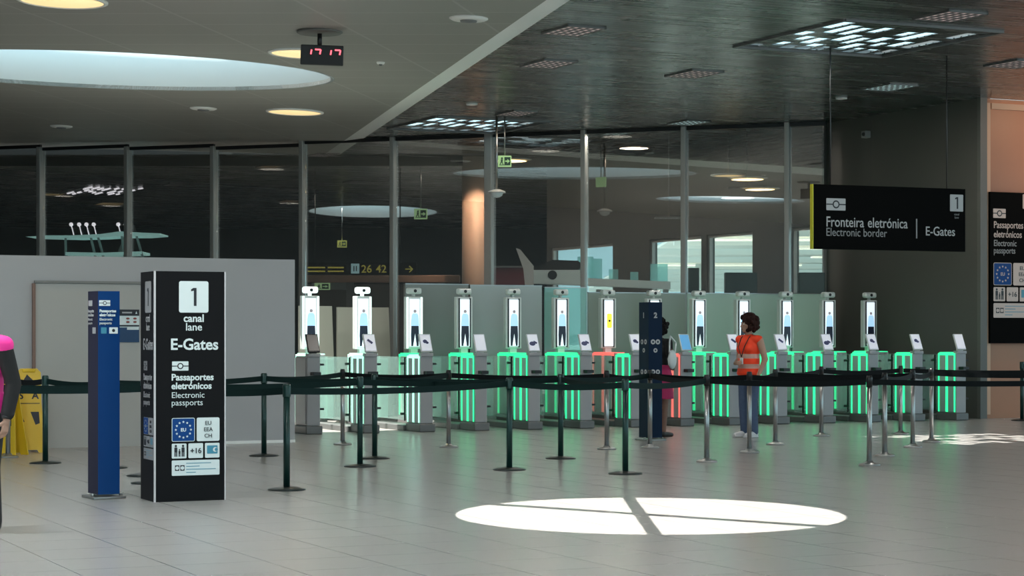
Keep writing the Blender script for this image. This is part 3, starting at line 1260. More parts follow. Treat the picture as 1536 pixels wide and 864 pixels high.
def bezel():
    mb = MB()
    for s in (-1, 1):
        mb.box((s * 0.096, 2.604, 1.62), (0.02, 0.014, 0.80))
    return mb


def light_bar():
    mb = MB()
    for s in (-1, 1):
        mb.box((s * 0.122, 2.604, 1.62), (0.032, 0.014, 0.82))
    return mb


def cam_head():
    mb = MB()
    mb.cyl((0, 2.66, 2.03), (0, 2.66, 2.09), 0.03, n=12)
    mb.box((0, 2.64, 2.13), (0.24, 0.13, 0.10), bevel=0.03)
    return mb


def cam_lens():
    mb = MB()
    mb.cyl((0, 2.58, 2.13), (0, 2.568, 2.13), 0.026, n=14)
    return mb


def scr_figure():
    mb = MB()
    m = Matrix.Translation((0, 2.596, 1.62))
    d = 0.003
    mb.prism(circ(0.005, 0.185, 0.026), d, 2, m)
    mb.prism([(-0.03, 0.15), (0.04, 0.15), (0.062, 0.12), (0.078, -0.04), (0.06, -0.05), (-0.05, -0.05), (-0.068, -0.04), (-0.052, 0.12)], d, 0, m)
    mb.prism([(-0.058, -0.05), (0.068, -0.05), (0.074, -0.2), (0.066, -0.375), (0.036, -0.375), (0.006, -0.17), (-0.028, -0.375), (-0.058, -0.375), (-0.064, -0.2)], d, 1, m)
    return mb


def scr_figure_hips():
    return scr_figure()


def scr_yellow():
    mb = MB()
    m = Matrix.Translation((0, 2.596, 1.62))
    mb.prism(rrect(0.01, 0.04, 0.09, 0.24, 0.02), 0.003, 0, m)
    mb.prism(circ(0.01, 0.04, 0.018), 0.003, 1, Matrix.Translation((0, 2.592, 1.62)))
    return mb


def make_gate(k):
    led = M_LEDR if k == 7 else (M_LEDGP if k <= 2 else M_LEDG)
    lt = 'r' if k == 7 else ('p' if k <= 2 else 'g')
    s = (k - 2) * LANE
    t = thing('e_gate', gate_label(k), 'passport gate', P0 + U * s, T, 'electronic passport gates in a row')
    cpart('cabf', 'front_cabinet', cab_front, M_CAB, t)
    cpart('cabr', 'rear_cabinet', cab_rear, M_CAB, t)
    cpart('pl', 'plinth', plinth, M_CABDARK, t)
    cpart('cap', 'top_cap', top_cap, M_CAB, t)
    sm = M_SIDER if k == 7 else M_SIDE
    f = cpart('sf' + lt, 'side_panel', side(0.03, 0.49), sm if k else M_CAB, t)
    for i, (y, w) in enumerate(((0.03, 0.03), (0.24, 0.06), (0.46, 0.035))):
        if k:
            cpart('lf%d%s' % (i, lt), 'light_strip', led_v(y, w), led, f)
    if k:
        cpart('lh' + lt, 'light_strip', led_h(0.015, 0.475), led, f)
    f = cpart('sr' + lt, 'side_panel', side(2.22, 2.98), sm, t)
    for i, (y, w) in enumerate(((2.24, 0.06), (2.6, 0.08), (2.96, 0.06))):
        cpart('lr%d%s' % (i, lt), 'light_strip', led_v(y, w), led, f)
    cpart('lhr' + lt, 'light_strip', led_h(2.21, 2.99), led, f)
    tb = cpart('tb' if k else 'tbk', 'reader_tablet', tablet_body, M_BLACK if k == 0 else M_FRAME, t)
    sc = {0: M_SCRK, 7: M_SCRB}.get(k, M_SCRT)
    cpart('ts' + sc.name, 'tablet_screen', tablet_screen, sc, tb)
    if k not in (0, 3, 7, 13):
        kd = {1: 0, 2: 1, 4: 2, 5: 2, 6: 1, 8: 0, 9: 0, 10: 2, 11: 1, 12: 1}[k]
        cpart('tp%d' % kd, 'tablet_picture', tablet_pic(kd), mat('picture_slate', (0.06, 0.065, 0.15), 0.4), tb)
    cpart('rd', 'document_reader', reader, M_BLACK, t)
    for z in (1.0, 0.36):
        cpart('br%d' % (z * 100), 'bracket', bracket(z), M_BLACK, t)
    cpart('lg', 'side_glass', lane_glass, M_LANEG, t)
    cpart('fl1', 'glass_flap', flap(1.25, -1), M_LANEG, t)
    cpart('fl2', 'glass_flap', flap2(1.25), M_LANEG, t)
    cpart('cl', 'hinge_post', clip(0.56), M_BLACK, t)
    sp = cpart('sp', 'screen_column', screen_post, M_FRAME, t)
    cpart('spn', 'screen', screen_panel, M_SCRW, sp)
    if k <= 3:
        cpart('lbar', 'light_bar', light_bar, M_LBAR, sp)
    else:
        cpart('bz', 'bezel', bezel, M_BLACK, sp)
    if k == 7:
        cpart('fy', 'screen_picture', scr_yellow, [M_YEL, M_SIGNB], sp)
    else:
        cpart('fp', 'screen_picture', scr_figure, [M_SHIRT, M_TROUS, M_FACE], sp)
    ch = cpart('head_lit' if k <= 2 else 'head', 'camera_head', cam_head, M_LBAR if k <= 2 else M_FRAME, t)  # first heads glow white, imitating glare around the left gates
    cpart('lens', 'lens', cam_lens, M_BLACK, ch)
    return t


for k in range(14):
    make_gate(k)

# partitions right behind the gates, along U
D_PART = 3.75


def us(px, d):
    b = P0 + V * d
    q = (px - 768) / F
    return (q * b.y - b.x) / (U.x - q * U.y)


def partition(name, px0, px1, top_py, m, label, cat, d=D_PART, th=0.03, rail=True):
    s0, s1 = us(px0, d), us(px1, d)
    c = P0 + V * d + U * (s0 + s1) / 2
    h = EYE + (HZ - top_py) / F * c.y
    t = thing(name, label, cat, c, T, 'partition screens behind the gates')
    mb = MB()
    mb.box((0, 0, h / 2 + 0.02), (s1 - s0 - 0.02, th, h - 0.04))
    part('panel', mb, m, t)
    mb = MB()
    mb.box((0, 0, 0.02), (s1 - s0 - 0.02, th + 0.04, 0.04))
    part('foot_rail', mb, M_STEEL, t)
    if rail:
        mb = MB()
        mb.box((0, 0, h + 0.008), (s1 - s0 - 0.01, th + 0.01, 0.016))
        part('top_rail', mb, M_STEEL, t)
    return t


partition('steel_partition', 606, 702, 427, M_GREYST, 'dull grey steel partition screen left of the cyan glass, behind the fourth tall screen', 'partition', th=0.08)
partition('steel_partition', 703, 812, 429, M_GREYST2, 'paler grey steel partition screen immediately left of the cyan glass panel', 'partition', th=0.08)
partition('glass_partition', 816, 880, 432, M_CYANG, 'bright cyan clear glass panel between steel screen and smoked glass', 'partition')
partition('smoked_partition', 881, 1028, 440, M_SMOKE, 'smoked grey-green glass screen behind the dark navy pillar', 'partition')
partition('frosted_partition', 1030, 1186, 441, M_FROST, 'wide teal frosted glass screen behind the woman in the orange vest', 'partition')
partition('frosted_partition', 1188, 1243, 441, M_FROSTB, 'narrow pale teal frosted glass screen next to the dark wall', 'partition')
for (a, b, top, lab) in ((448, 503, 459, 'cream standing board behind the first e-gate by the hoarding'), (505, 588, 461, 'wider cream standing board behind the second e-gate')):
    s0, s1 = us(a, 4.9), us(b, 4.9)
    c = P0 + V * 4.9 + U * (s0 + s1) / 2
    h = EYE + (HZ - top) / F * c.y
    t = thing('standing_board', lab, 'board', c, T, 'cream boards behind the gates')
    mb = MB()
    w = s1 - s0 - 0.02
    mb.prism([(-w / 2, 0.04), (w / 2 + 0.02, 0.04), (w / 2 - 0.05, h), (-w / 2, h)], 0.05)
    part('panel', mb, M_BOARD, t)
    mb = MB()
    for s in (-1, 1):
        mb.box((s * w * 0.4, 0.02, 0.02), (0.08, 0.4, 0.04))
    part('foot', mb, M_CABDARK, t)


# ------------------------------------------------------------------ barrier posts and belts
BELT_Z = 0.915


def green_post(base, label):
    t = thing('barrier_post', label, 'barrier post', base, 0, 'dark green barrier posts')
    cpart('gbase', 'base', lambda: MB().lathe([(0, 0), (0.175, 0), (0.175, 0.01), (0.12, 0.022), (0.04, 0.034), (0, 0.034)]), M_BASE, t)
    cpart('gpole', 'pole', lambda: MB().lathe([(0, 0.03), (0.031, 0.03), (0.031, 0.86), (0, 0.86)]), M_DGREEN, t)
    cpart('ghead', 'belt_head', lambda: MB().lathe([(0, 0.86), (0.036, 0.86), (0.038, 0.87), (0.038, 0.965), (0.03, 0.98), (0, 0.98)]), M_DGREEN, t)
    return t


def steel_post(base, label):
    t = thing('barrier_post', label, 'barrier post', base, 0, 'steel barrier posts')
    cpart('sbase', 'base', lambda: MB().lathe([(0, 0), (0.12, 0), (0.12, 0.012), (0.10, 0.022), (0.05, 0.028), (0.04, 0.05), (0, 0.05)]), M_STEEL, t)
    cpart('spole', 'pole', lambda: MB().lathe([(0, 0.03), (0.0285, 0.03), (0.0285, 0.86), (0, 0.86)]), M_STEEL, t)
    cpart('shead', 'belt_head', lambda: MB().lathe([(0, 0.86), (0.034, 0.86), (0.034, 0.955), (0.028, 0.985), (0, 0.985)]), M_BLACK, t)
    return t


posts = {}
GREEN = {
    'g1': (68, 695, 'dark green barrier post by the yellow wet-floor signs, in front of the grey wall'),
    'g2': (396, 684, 'dark green barrier post just right of the black lane totem, standing behind another'),
    'g3': (430, 735, 'dark green barrier post nearest the camera, right of the black lane totem'),
    'g4': (540, 700, 'front one of a close pair of dark green barrier posts'),
    'g5': (562, 688, 'rear one of a close pair of dark green barrier posts'),
    'g6': (764, 705, 'dark green barrier post above the left tip of the sunlit floor ellipse'),
    'g7': (841, 688, 'dark green barrier post second to the left of the dark navy pillar'),
    'g8': (938, 711, 'dark green barrier post directly in front of the sunlit ellipse, left of the navy pillar'),
    'g9': (166, 702, 'dark green barrier post hidden behind the blue pillar but for its base'),
    'g10': (216, 714, 'dark green barrier post peeping out behind the black lane totem, the farther base'),
    'g11': (224, 725, 'dark green barrier post peeping out behind the black lane totem, the nearer base'),
    'g12': (1533, 631, 'dark green barrier post at the right edge before the peach wall'),
}
STEEL = {
    's1': (12, 686, 'steel barrier post beside the yellow signs at the far left'),
    's2': (514, 667, 'steel barrier post before the second e-gate, left of the close dark pair'),
    's3': (673, 671, 'steel barrier post between the fourth e-gate and the fifth, alone'),
    's4': (910, 674, 'steel barrier post just left of the dark navy pillar'),
    's5': (1060, 693, 'steel barrier post between the navy pillar and the woman in orange, nearest there'),
    's6': (1124, 679, 'steel barrier post in front of the legs of the woman in orange'),
    's7': (1163, 667, 'steel barrier post just right of the woman in orange'),
    's8': (1232, 654, 'steel barrier post close before the fourth e-gate from the right'),
    's9': (1304, 698, 'steel barrier post nearest the camera on the right side'),
    's10': (1327, 684, 'steel barrier post behind the nearest one on the right side'),
    's11': (1351, 651, 'thin-looking steel barrier post farthest back, before the second e-gate from the right'),
    's12': (1369, 671, 'steel barrier post at the left tip of the striped sun patch'),
    's13': (1397, 663, 'steel barrier post standing in the striped sun patch, glaring white'),
    's14': (975, 672, 'steel barrier post standing close in front of the dark navy pillar'),
}
for k, (px, py, lab) in GREEN.items():
    posts[k] = green_post(gp(px, py), lab)
for k, (px, py, lab) in STEEL.items():
    posts[k] = steel_post(gp(px, py), lab)


def belt(a, b, z0=0.0, z1=0.0, m=None, sag=0.03):
    """the belt is pulled out of post a and clipped into post b (or a point)."""
    pa = posts[a].location.copy()
    pb = posts[b].location.copy() if isinstance(b, str) else Vector(b)
    d = (pb - pa).normalized()
    n = 12
    path = []
    for i in range(n + 1):
        f = i / n
        p = d * (0.037 + (((pb - pa).length - 0.074) * f))
        p.z = BELT_Z + z0 + (z1 - z0) * f - sag * 4 * f * (1 - f)
        path.append(p)
    mb = MB().strip(path, 0.062, 0.006)
    part('belt', mb, m or (M_BELTG if a[0] == 'g' else M_BELT), posts[a])


for a, b in (('g11', 'g3'), ('g3', 'g6'), ('g6', 'g8'), ('g8', 's5'), ('s5', 's9'),
             ('g1', 'g9'), ('g9', 'g10'), ('g10', 'g4'), ('g4', 'g7'), ('g5', 'g6'), ('g7', 'g8'), ('g5', 'g7'), ('g7', 's14'),
             ('g2', 's2'), ('g9', 'g2'), ('s2', 's3'), ('s3', 's4'), ('s4', 's14'), ('s14', 's6'), ('s6', 's10'),
             ('g4', 's3'), ('s14', 's5'), ('s6', 's7'), ('s7', 's12'), ('s9', 's10'), ('s10', 's12'), ('s8', 's11'), ('s7', 's8'), ('s12', 's13'),
             ('s1', 'g1'), ('g2', 'g5')):
    belt(a, b)
belt('s13', gp(1640, 664))
belt('s9', gp(1720, 690))
belt('s11', gp(1640, 652))
belt('g11', gp(-60, 725), sag=0.02)
belt('g10', gp(-60, 712))
belt('g12', gp(1640, 634))

# ------------------------------------------------------------------ the black lane totem
tt = thing('lane_totem', 'tall black lane totem with white 1 and E-Gates lettering, nearest at left', 'sign totem', gp(232, 753.5), T)
TW, TD, TH = 0.625, 0.46, 1.985
mb = MB()
mb.box((TW / 2, TD / 2, TH / 2), (TW, TD, TH))
part('body', mb, M_BLKSIGN, tt)
mb = MB()
mb.box((0.0, 0.0, TH / 2), (0.016, 0.016, TH))
mb.box((TW, 0.0, TH / 2), (0.012, 0.012, TH))
part('corner_edge', mb, M_ALU, tt)


def totem_face(org, rotz, w, wm, km, scale_x=1.0):
    R = Matrix.Rotation(rotz, 4, 'Z')
    org = Vector(org)

    def pos(x, z, dy=0.004):
        return org + R @ Vector((x * scale_x, -dy, z))

    def tx_(body, size, x, z, align='LEFT', bold=0.0, m=None):
        p = pos(x, z)
        text(tt, body, size, p.x, p.y, p.z, m or wm, align, bold, sx=scale_x, rotz=rotz)
    mb = MB()
    tile(mb, 0.345 * scale_x, 1.765, 0.262 * scale_x, 0.272, 0, 0, 0.018)
    mb2 = MB()
    passport_icon(mb2, 0.225 * scale_x, 1.168, 0.145 * scale_x, 0.08, 0, 0, 1)
    for nm, b_ in (('number_plate', mb), ('passport_pictogram', mb2)):
        o = part(nm, b_, [wm, km], tt)
        o.location = org
        o.rotation_euler = (0, 0, rotz)
    one(tt, 0.35, 1.765, 0.155, 0, km, rotz, org, scale_x)
    tx_('canal', 0.092, 0.345, 1.55, 'CENTER', 0.002)
    tx_('lane', 0.092, 0.345, 1.475, 'CENTER', 0.001)
    tx_('E-Gates', 0.135, 0.135, 1.31, 'LEFT', 0.003)
    tx_('Passaportes', 0.079, 0.145, 1.045, 'LEFT', 0.0022)
    tx_('eletrónicos', 0.079, 0.145, 0.97, 'LEFT', 0.0022)
    tx_('Electronic', 0.073, 0.145, 0.893, 'LEFT')
    tx_('passports', 0.073, 0.145, 0.828, 'LEFT')
    return


totem_face((0, 0, 0), 0, TW, M_SIGNW, M_SIGNB)
lower_tiles(tt, 0.15, 0.72, 0.425, 0.0)
totem_face((0, TD, 0), -PI / 2, TD, M_SIGNDIM, M_SIGNB, TD / TW)  # side print darkened to grey, its shade put into the colour
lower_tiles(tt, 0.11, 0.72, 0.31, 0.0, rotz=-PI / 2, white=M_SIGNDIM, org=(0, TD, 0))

# ------------------------------------------------------------------ blue pillars


def pillar(loc, rot, h, w, d, front, sidem, label):
    t = thing('sign_pillar', label, 'sign pillar', loc, rot)
    mb = MB()
    mb.box((w / 2, d / 2, h / 2 + 0.02), (w, d, h - 0.04), mi=0)
    for f in mb.bm.faces:
        f.normal_update()
        if f.normal.x < -0.5:
            f.material_index = 1
    part('body', mb, [front, sidem], t)
    mb = MB()
    mb.box((w / 2, d / 2, 0.012), (w + 0.1, d + 0.06, 0.024), bevel=0.008)
    part('base_plate', mb, M_STEEL, t)
    mb = MB()
    for x in (-0.03, w + 0.03):
        mb.cyl((x, d * 0.2, 0.02), (x, d * 0.2, 0.045), 0.018, n=12)
    part('bolt', mb, M_STEEL, t)
    return t


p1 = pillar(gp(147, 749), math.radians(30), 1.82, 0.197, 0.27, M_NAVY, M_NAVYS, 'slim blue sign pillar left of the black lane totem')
mb = MB()
passport_icon(mb, 0.06, 1.715, 0.1, 0.05, 0, 0, 1)
part('passport_pictogram', mb, [M_SIGNW, M_SIGNB], p1)
mb = MB()
tile(mb, 0.140, 1.475, 0.078, 0.055, 0, 0, 0.004)
tile(mb, 0.052, 1.475, 0.05, 0.055, 0, 2, 0.004)
mb.prism(circ(0.140, 1.475, 0.014), 0.001, 1, Matrix.Translation((0, -0.0042, 0)))
part('pictogram_tiles', mb, [M_SIGNW, M_SIGNB, M_TEAL], p1)
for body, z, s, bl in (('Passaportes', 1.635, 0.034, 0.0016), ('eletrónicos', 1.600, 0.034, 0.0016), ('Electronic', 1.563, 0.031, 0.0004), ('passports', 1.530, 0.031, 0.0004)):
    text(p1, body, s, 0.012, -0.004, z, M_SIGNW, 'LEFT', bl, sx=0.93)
    text(p1, body, s, -0.004, 0.255, z, M_SIGNGR, 'LEFT', bl, sx=0.93, rotz=-PI / 2)  # same print greyed on the side face, as painted shade
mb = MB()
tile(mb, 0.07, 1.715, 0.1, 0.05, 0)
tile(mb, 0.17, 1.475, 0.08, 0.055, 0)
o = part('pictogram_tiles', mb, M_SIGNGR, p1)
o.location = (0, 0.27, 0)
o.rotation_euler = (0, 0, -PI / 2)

p2 = pillar(gp(973, 661.5), math.radians(24), 1.87, 0.205, 0.28, mat('navy_front', (0.003, 0.014, 0.040), 0.45, spec=0.12), M_NAVYD, 'dark navy sign pillar standing before the middle e-gates')
for (org, rz, wd, dg) in (((0, 0, 0), 0, 0.205, '2'), ((0, 0.28, 0), -PI / 2, 0.28, '1')):
    R = Matrix.Rotation(rz, 4, 'Z')
    q = Vector(org) + R @ Vector((wd / 2, -0.004, 1.66))
    text(p2, dg, 0.10, q.x, q.y, q.z, M_SIGNGR, 'CENTER', 0.004, rotz=rz)
    mb = MB()
    for (cx, cz, r) in ((0.32, 1.335, 0.034), (0.68, 1.335, 0.034), (0.5, 1.22, 0.03), (0.32, 0.93, 0.034), (0.68, 0.93, 0.032)):
        mb.prism(circ(cx * wd, cz, r), 0.003, 0, Matrix.Translation((0, -0.003, 0)))
        mb.prism(circ(cx * wd, cz, r * 0.4), 0.001, 1, Matrix.Translation((0, -0.0042, 0)))
    o = part('pictogram', mb, [M_SIGNGR, M_NAVYD], p2)
    o.location = org
    o.rotation_euler = (0, 0, rz)
# ------------------------------------------------------------------ notice on the hoarding
x0, x1 = hs(178), hs(207.5)
po = thing('wall_notice', 'blue and white notice with a black header on the grey hoarding', 'notice', HEND + U * x0 - V * 0.04, T)
w = x1 - x0
zt = EYE + (HZ - 464) / F * 26.3
mb = MB()
mb.box((w / 2, 0.004, zt - 0.21), (w, 0.008, 0.42), mi=0)
mb.box((w / 2, -0.002, zt - 0.04), (w, 0.006, 0.08), mi=1)
mb.box((w / 2, -0.002, zt - 0.208), (w, 0.006, 0.02), mi=1)
mb.box((w / 2, -0.002, zt - 0.325), (w, 0.006, 0.19), mi=2)
mb.box((w * 0.68, -0.006, zt - 0.245), (w * 0.6, 0.003, 0.03), mi=3)
mb.box((w * 0.38, -0.006, zt - 0.04), (w * 0.5, 0.003, 0.02), mi=5)
mb.prism([(w * 0.8, zt - 0.055), (w * 0.9, zt - 0.055), (w * 0.85, zt - 0.02)], 0.003, 3, Matrix.Translation((0, -0.008, 0)))
for k in range(4):
    mb.ball((w * (0.42 + 0.36 * (k % 2)), -0.006, zt - 0.115 - 0.045 * (k // 2)), (0.024, 0.004, 0.013), mi=4, n=12)
part('sheet', mb, [M_SIGNW, M_SIGNB, mat('notice_blue', (0.01, 0.05, 0.13), 0.5), M_SIGNW, mat('notice_red', (0.25, 0.06, 0.05), 0.5), M_SIGNGR], po)

# ------------------------------------------------------------------ hanging sign
A = at(1220, 276, 29.0)
S_L, S_H = 2.57, 0.91
hgs = thing('hanging_sign', 'wide black hanging sign reading Fronteira eletrónica and E-Gates', 'sign', (A.x, A.y, A.z - S_H), math.radians(23.5))
mb = MB()
mb.box((S_L / 2, 0.035, S_H / 2), (S_L, 0.07, S_H))
part('panel', mb, mat('matt_black_sign', (0.004, 0.004, 0.004), 0.6, spec=0.02), hgs)
mb = MB()
mb.box((-0.005, 0.035, S_H / 2), (0.010, 0.073, S_H))
part('edge_strip', mb, M_YEDGE, hgs)
kx, kz = S_L / 236.0, S_H / 97.0
mb = MB()
passport_icon(mb, 34 * kx, S_H - 29.5 * kz, 29 * kx, 18 * kz, 0, 0, 1)
part('passport_pictogram', mb, [M_SIGNGR, M_SIGNB], hgs)
mb = MB()
tile(mb, 222 * kx, S_H - 22 * kz, 21 * kx, 26 * kz, 0, 0, 0.01)
part('number_plate', mb, M_SIGNGR, hgs)
mb = MB()
mb.box((158.5 * kx, -0.002, S_H - 63 * kz), (0.02, 0.004, 30 * kz))
part('dividing_line', mb, M_SIGNDIM, hgs)
fr = text(hgs, 'Fronteira', 0.205, 18.5 * kx, -0.004, S_H - 63 * kz, M_SIGNGR, 'LEFT', 0.001, sx=0.82)
text(hgs, 'eletrónica', 0.205, 18.5 * kx + max(v.co.x for v in fr.data.vertices) + 0.06, -0.004, S_H - 63 * kz, M_SIGNGR, 'LEFT', 0.001, sx=0.82)
text(hgs, 'Electronic border', 0.165, 18.5 * kx, -0.004, S_H - 77 * kz, M_SIGNDIM, 'LEFT', 0.0, sx=0.86)
text(hgs, 'E-Gates', 0.185, 172 * kx, -0.004, S_H - 73 * kz, M_SIGNGR, 'LEFT', 0.001, sx=0.88)
one(hgs, 222.5 * kx, S_H - 22 * kz, 0.17, 0, M_SIGNB)
text(hgs, 'canal', 0.045, 222 * kx, -0.004, S_H - 41 * kz, M_SIGNDIM, 'CENTER')
text(hgs, 'lane', 0.045, 222 * kx, -0.004, S_H - 46 * kz, M_SIGNDIM, 'CENTER')
mb = MB()
for x in (0.3, S_L - 0.3):
    mb.cyl((x, 0.035, S_H), (x, 0.035, Z_DARK - (A.z - S_H)), 0.01, n=8)
part('hanger_rod', mb, M_BLACK, hgs)

# ------------------------------------------------------------------ wall sign on the peach wall
base = P_COR + U * 0.1
q = (1481 - 768) / F
s_l = (q * base.y - base.x) / (U.x - q * U.y)
ws = thing('wall_sign', 'black passport sign board fixed to the peach wall at right', 'sign', base + U * s_l - V * 0.06, T)
yb = base.y + s_l * U.y
z_t = EYE + (HZ - 288) / F * yb
z_b = EYE + (HZ - 515) / F * yb
mb = MB()
mb.box((0.72, 0.04, (z_t + z_b) / 2), (1.44, 0.12, z_t - z_b))
part('board', mb, MATS['matt_black_sign'], ws)
ppm = F / yb
wm = mat('rosy_sign_print', (0.56, 0.46, 0.42), 0.5)


def wz(py):
    return EYE + (HZ - py) / F * yb


kx = 1 / (ppm * 0.86)
mb = MB()
passport_icon(mb, 14.5 * kx, wz(320), 20 * kx, 14 / ppm, -0.02, 0, 1)
part('passport_pictogram', mb, [wm, M_SIGNB], ws)
mb = MB()
tile(mb, 60 * kx, wz(301), 16 * kx, 22 / ppm, -0.02, 0)
part('number_plate', mb, wm, ws)
one(ws, 60 * kx, wz(301), 0.15, -0.02, M_SIGNB)
for b, py, s, m in (('Passaportes', 342, 0.165, wm), ('eletrónicos', 356, 0.165, wm), ('Electronic', 369, 0.15, M_SIGNDIM), ('passports', 380, 0.15, M_SIGNDIM)):
    text(ws, b, s, 5 * kx, -0.024, wz(py), m, 'LEFT', 0.0015, sx=0.8)
lower_tiles(ws, 5 * kx, wz(394), 0.80, -0.02, white=wm)

# ------------------------------------------------------------------ clock on the ceiling
ck_top = cpw(480, 47)
yc = ck_top.y
ca = at(483, 83, yc)
ck = thing('digital_clock', 'small black digital clock with red digits hanging from the white ceiling', 'clock', (ca.x, ca.y, ca.z), math.radians(4))
wc, hc = 64 / F * yc, 30 / F * yc
mb = MB()
mb.box((0, 0, 0), (wc, 0.07, hc), Matrix.Rotation(math.radians(1.6), 3, 'Y'), bevel=0.012)
part('case', mb, M_BLACK, ck)
mb = MB()
mb.cyl((-0.03, 0, hc * 0.45), (-0.03, 0, ck_top.z - ca.z - 0.01), 0.03, n=14)
part('stem', mb, M_BLACK, ck)
mb = MB()
mb.lathe([(0, 0), (0.28, 0), (0.3, 0.012), (0.3, 0.03), (0, 0.03)], (-0.03, 0, ck_top.z - ca.z - 0.032))  # dark disc stands for the oval shadow on the ceiling
part('shadow_disc', mb, mat('shadow_disc_grey', (0.14, 0.14, 0.13), 0.6), ck)
mb = MB()
sh = hc * 0.23
for gx in (-0.5, 0.42):
    x = gx * wc * 0.5
    z = hc * 0.02
    zo = -x * 0.028
    for (ax, az, bx, bz) in ((-0.045, 1, -0.055, 0.0), (0.0, 1.05, 0.072, 1.0), (0.075, 1.0, 0.062, 0.0)):
        p0 = Vector((x + 0.05 + ax, -0.038, z + zo + az * sh))
        p1 = Vector((x + 0.05 + bx, -0.038, z + zo + bz * sh))
        mb.cyl(p0, p1, 0.010, n=8)
part('red_digits', mb, M_REDSEG, ck)

# ------------------------------------------------------------------ ceiling lamps
def hung(t, p):  # stem for lamps added where the glass only shows reflections
    mb = MB()
    mb.cyl((0, 0, 0.0), (0, 0, Z_DARK - p[2]), 0.012, n=8)
    part('stem', mb, M_CABDARK, t)


def downlight(p, r, m, label, slope=0.0, group='round recessed ceiling lamps'):
    t = thing('round_downlight', label, 'ceiling lamp', p, 0, group)
    t.rotation_euler = (0, slope, 0)
    mb = MB()
    mb.lathe([(r, 0), (r + 0.05, 0), (r + 0.05, -0.02), (r + 0.02, -0.03), (r, -0.03), (r, 0)], n=40)
    part('ring', mb, M_WHITE, t)
    mb = MB()
    mb.lathe([(0, -0.002), (r - 0.005, -0.002), (r - 0.005, -0.018), (0, -0.022)], n=40)
    part('diffuser', mb, m, t)
    return t


SL = math.atan(0.03)
downlight(cpw(93, 0), 0.50, M_WARM, 'warm round ceiling lamp at the top left, above the big skylight', SL)
downlight(cpw(456, 79), 0.46, M_WARM, 'warm round ceiling lamp partly behind the red digital clock', SL)
downlight(cpw(442, 167), 0.47, M_WARM, 'warm round ceiling lamp just right of the big skylight tip', SL)
pq = at(1092, 262, 41.0)
hung(downlight(pq, 0.30, M_WARM, 'added warm round lamp standing for a reflection in the glass, above the bright windows', 0.0, 'lamps added for reflections in the glass'), pq)
downlight(cp(769, 242), 0.45, M_WARMD, 'orange round lamp behind the glass beside the hanging exit sign')


def speaker_disc(p, r, label, slope=SL):
    t = thing('ceiling_speaker', label, 'ceiling speaker', p, 0, 'round discs on the white ceiling')
    t.rotation_euler = (0, slope, 0)
    mb = MB()
    mb.lathe([(0, 0), (r, 0), (r, -0.012), (r * 0.85, -0.03), (r * 0.6, -0.035), (0, -0.028)], n=32)
    part('rim', mb, M_WHITE, t)
    mb = MB()
    mb.lathe([(0, -0.03), (r * 0.45, -0.03), (r * 0.42, -0.05), (0, -0.06)], n=24)
    part('grille', mb, mat('grille_grey', (0.2, 0.2, 0.2), 0.5), t)


speaker_disc(cpw(703, 27), 0.24, 'round white ceiling disc near the slanting ceiling edge')
speaker_disc(cpw(305, 162), 0.24, 'round ceiling disc below the big skylight')
speaker_disc(cpw(92, 189), 0.22, 'round ceiling disc far left above the hoarding')
speaker_disc(cpw(571, 93), 0.06, 'tiny dark ceiling disc right of the clock')


def panel_lamp(p, sx, sy, m, label, rot=T, group='square ceiling lamps'):
    t = thing('panel_lamp', label, 'ceiling lamp', p, rot, group)
    mb = MB()
    for s in (-1, 1):
        mb.box((s * sx / 2, 0, -0.012), (0.03, sy + 0.03, 0.024))
        mb.box((0, s * sy / 2, -0.012), (sx + 0.03, 0.03, 0.024))
    part('frame', mb, M_CABDARK, t)
    mb = MB()
    mb.box((0, 0, -0.006), (sx - 0.03, sy - 0.03, 0.012))
    part('diffuser', mb, m, t)
    mb = MB()
    nx = max(3, int(sx / 0.1))
    for i in range(1, nx):
        mb.box((-sx / 2 + sx * i / nx, 0, -0.018), (0.022, sy - 0.03, 0.012))
    for i in range(1, 5):
        mb.box((0, -sy / 2 + sy * i / 5, -0.0185), (sx - 0.03, 0.018, 0.010))
    part('grid', mb, M_CABDARK, t)
    return t


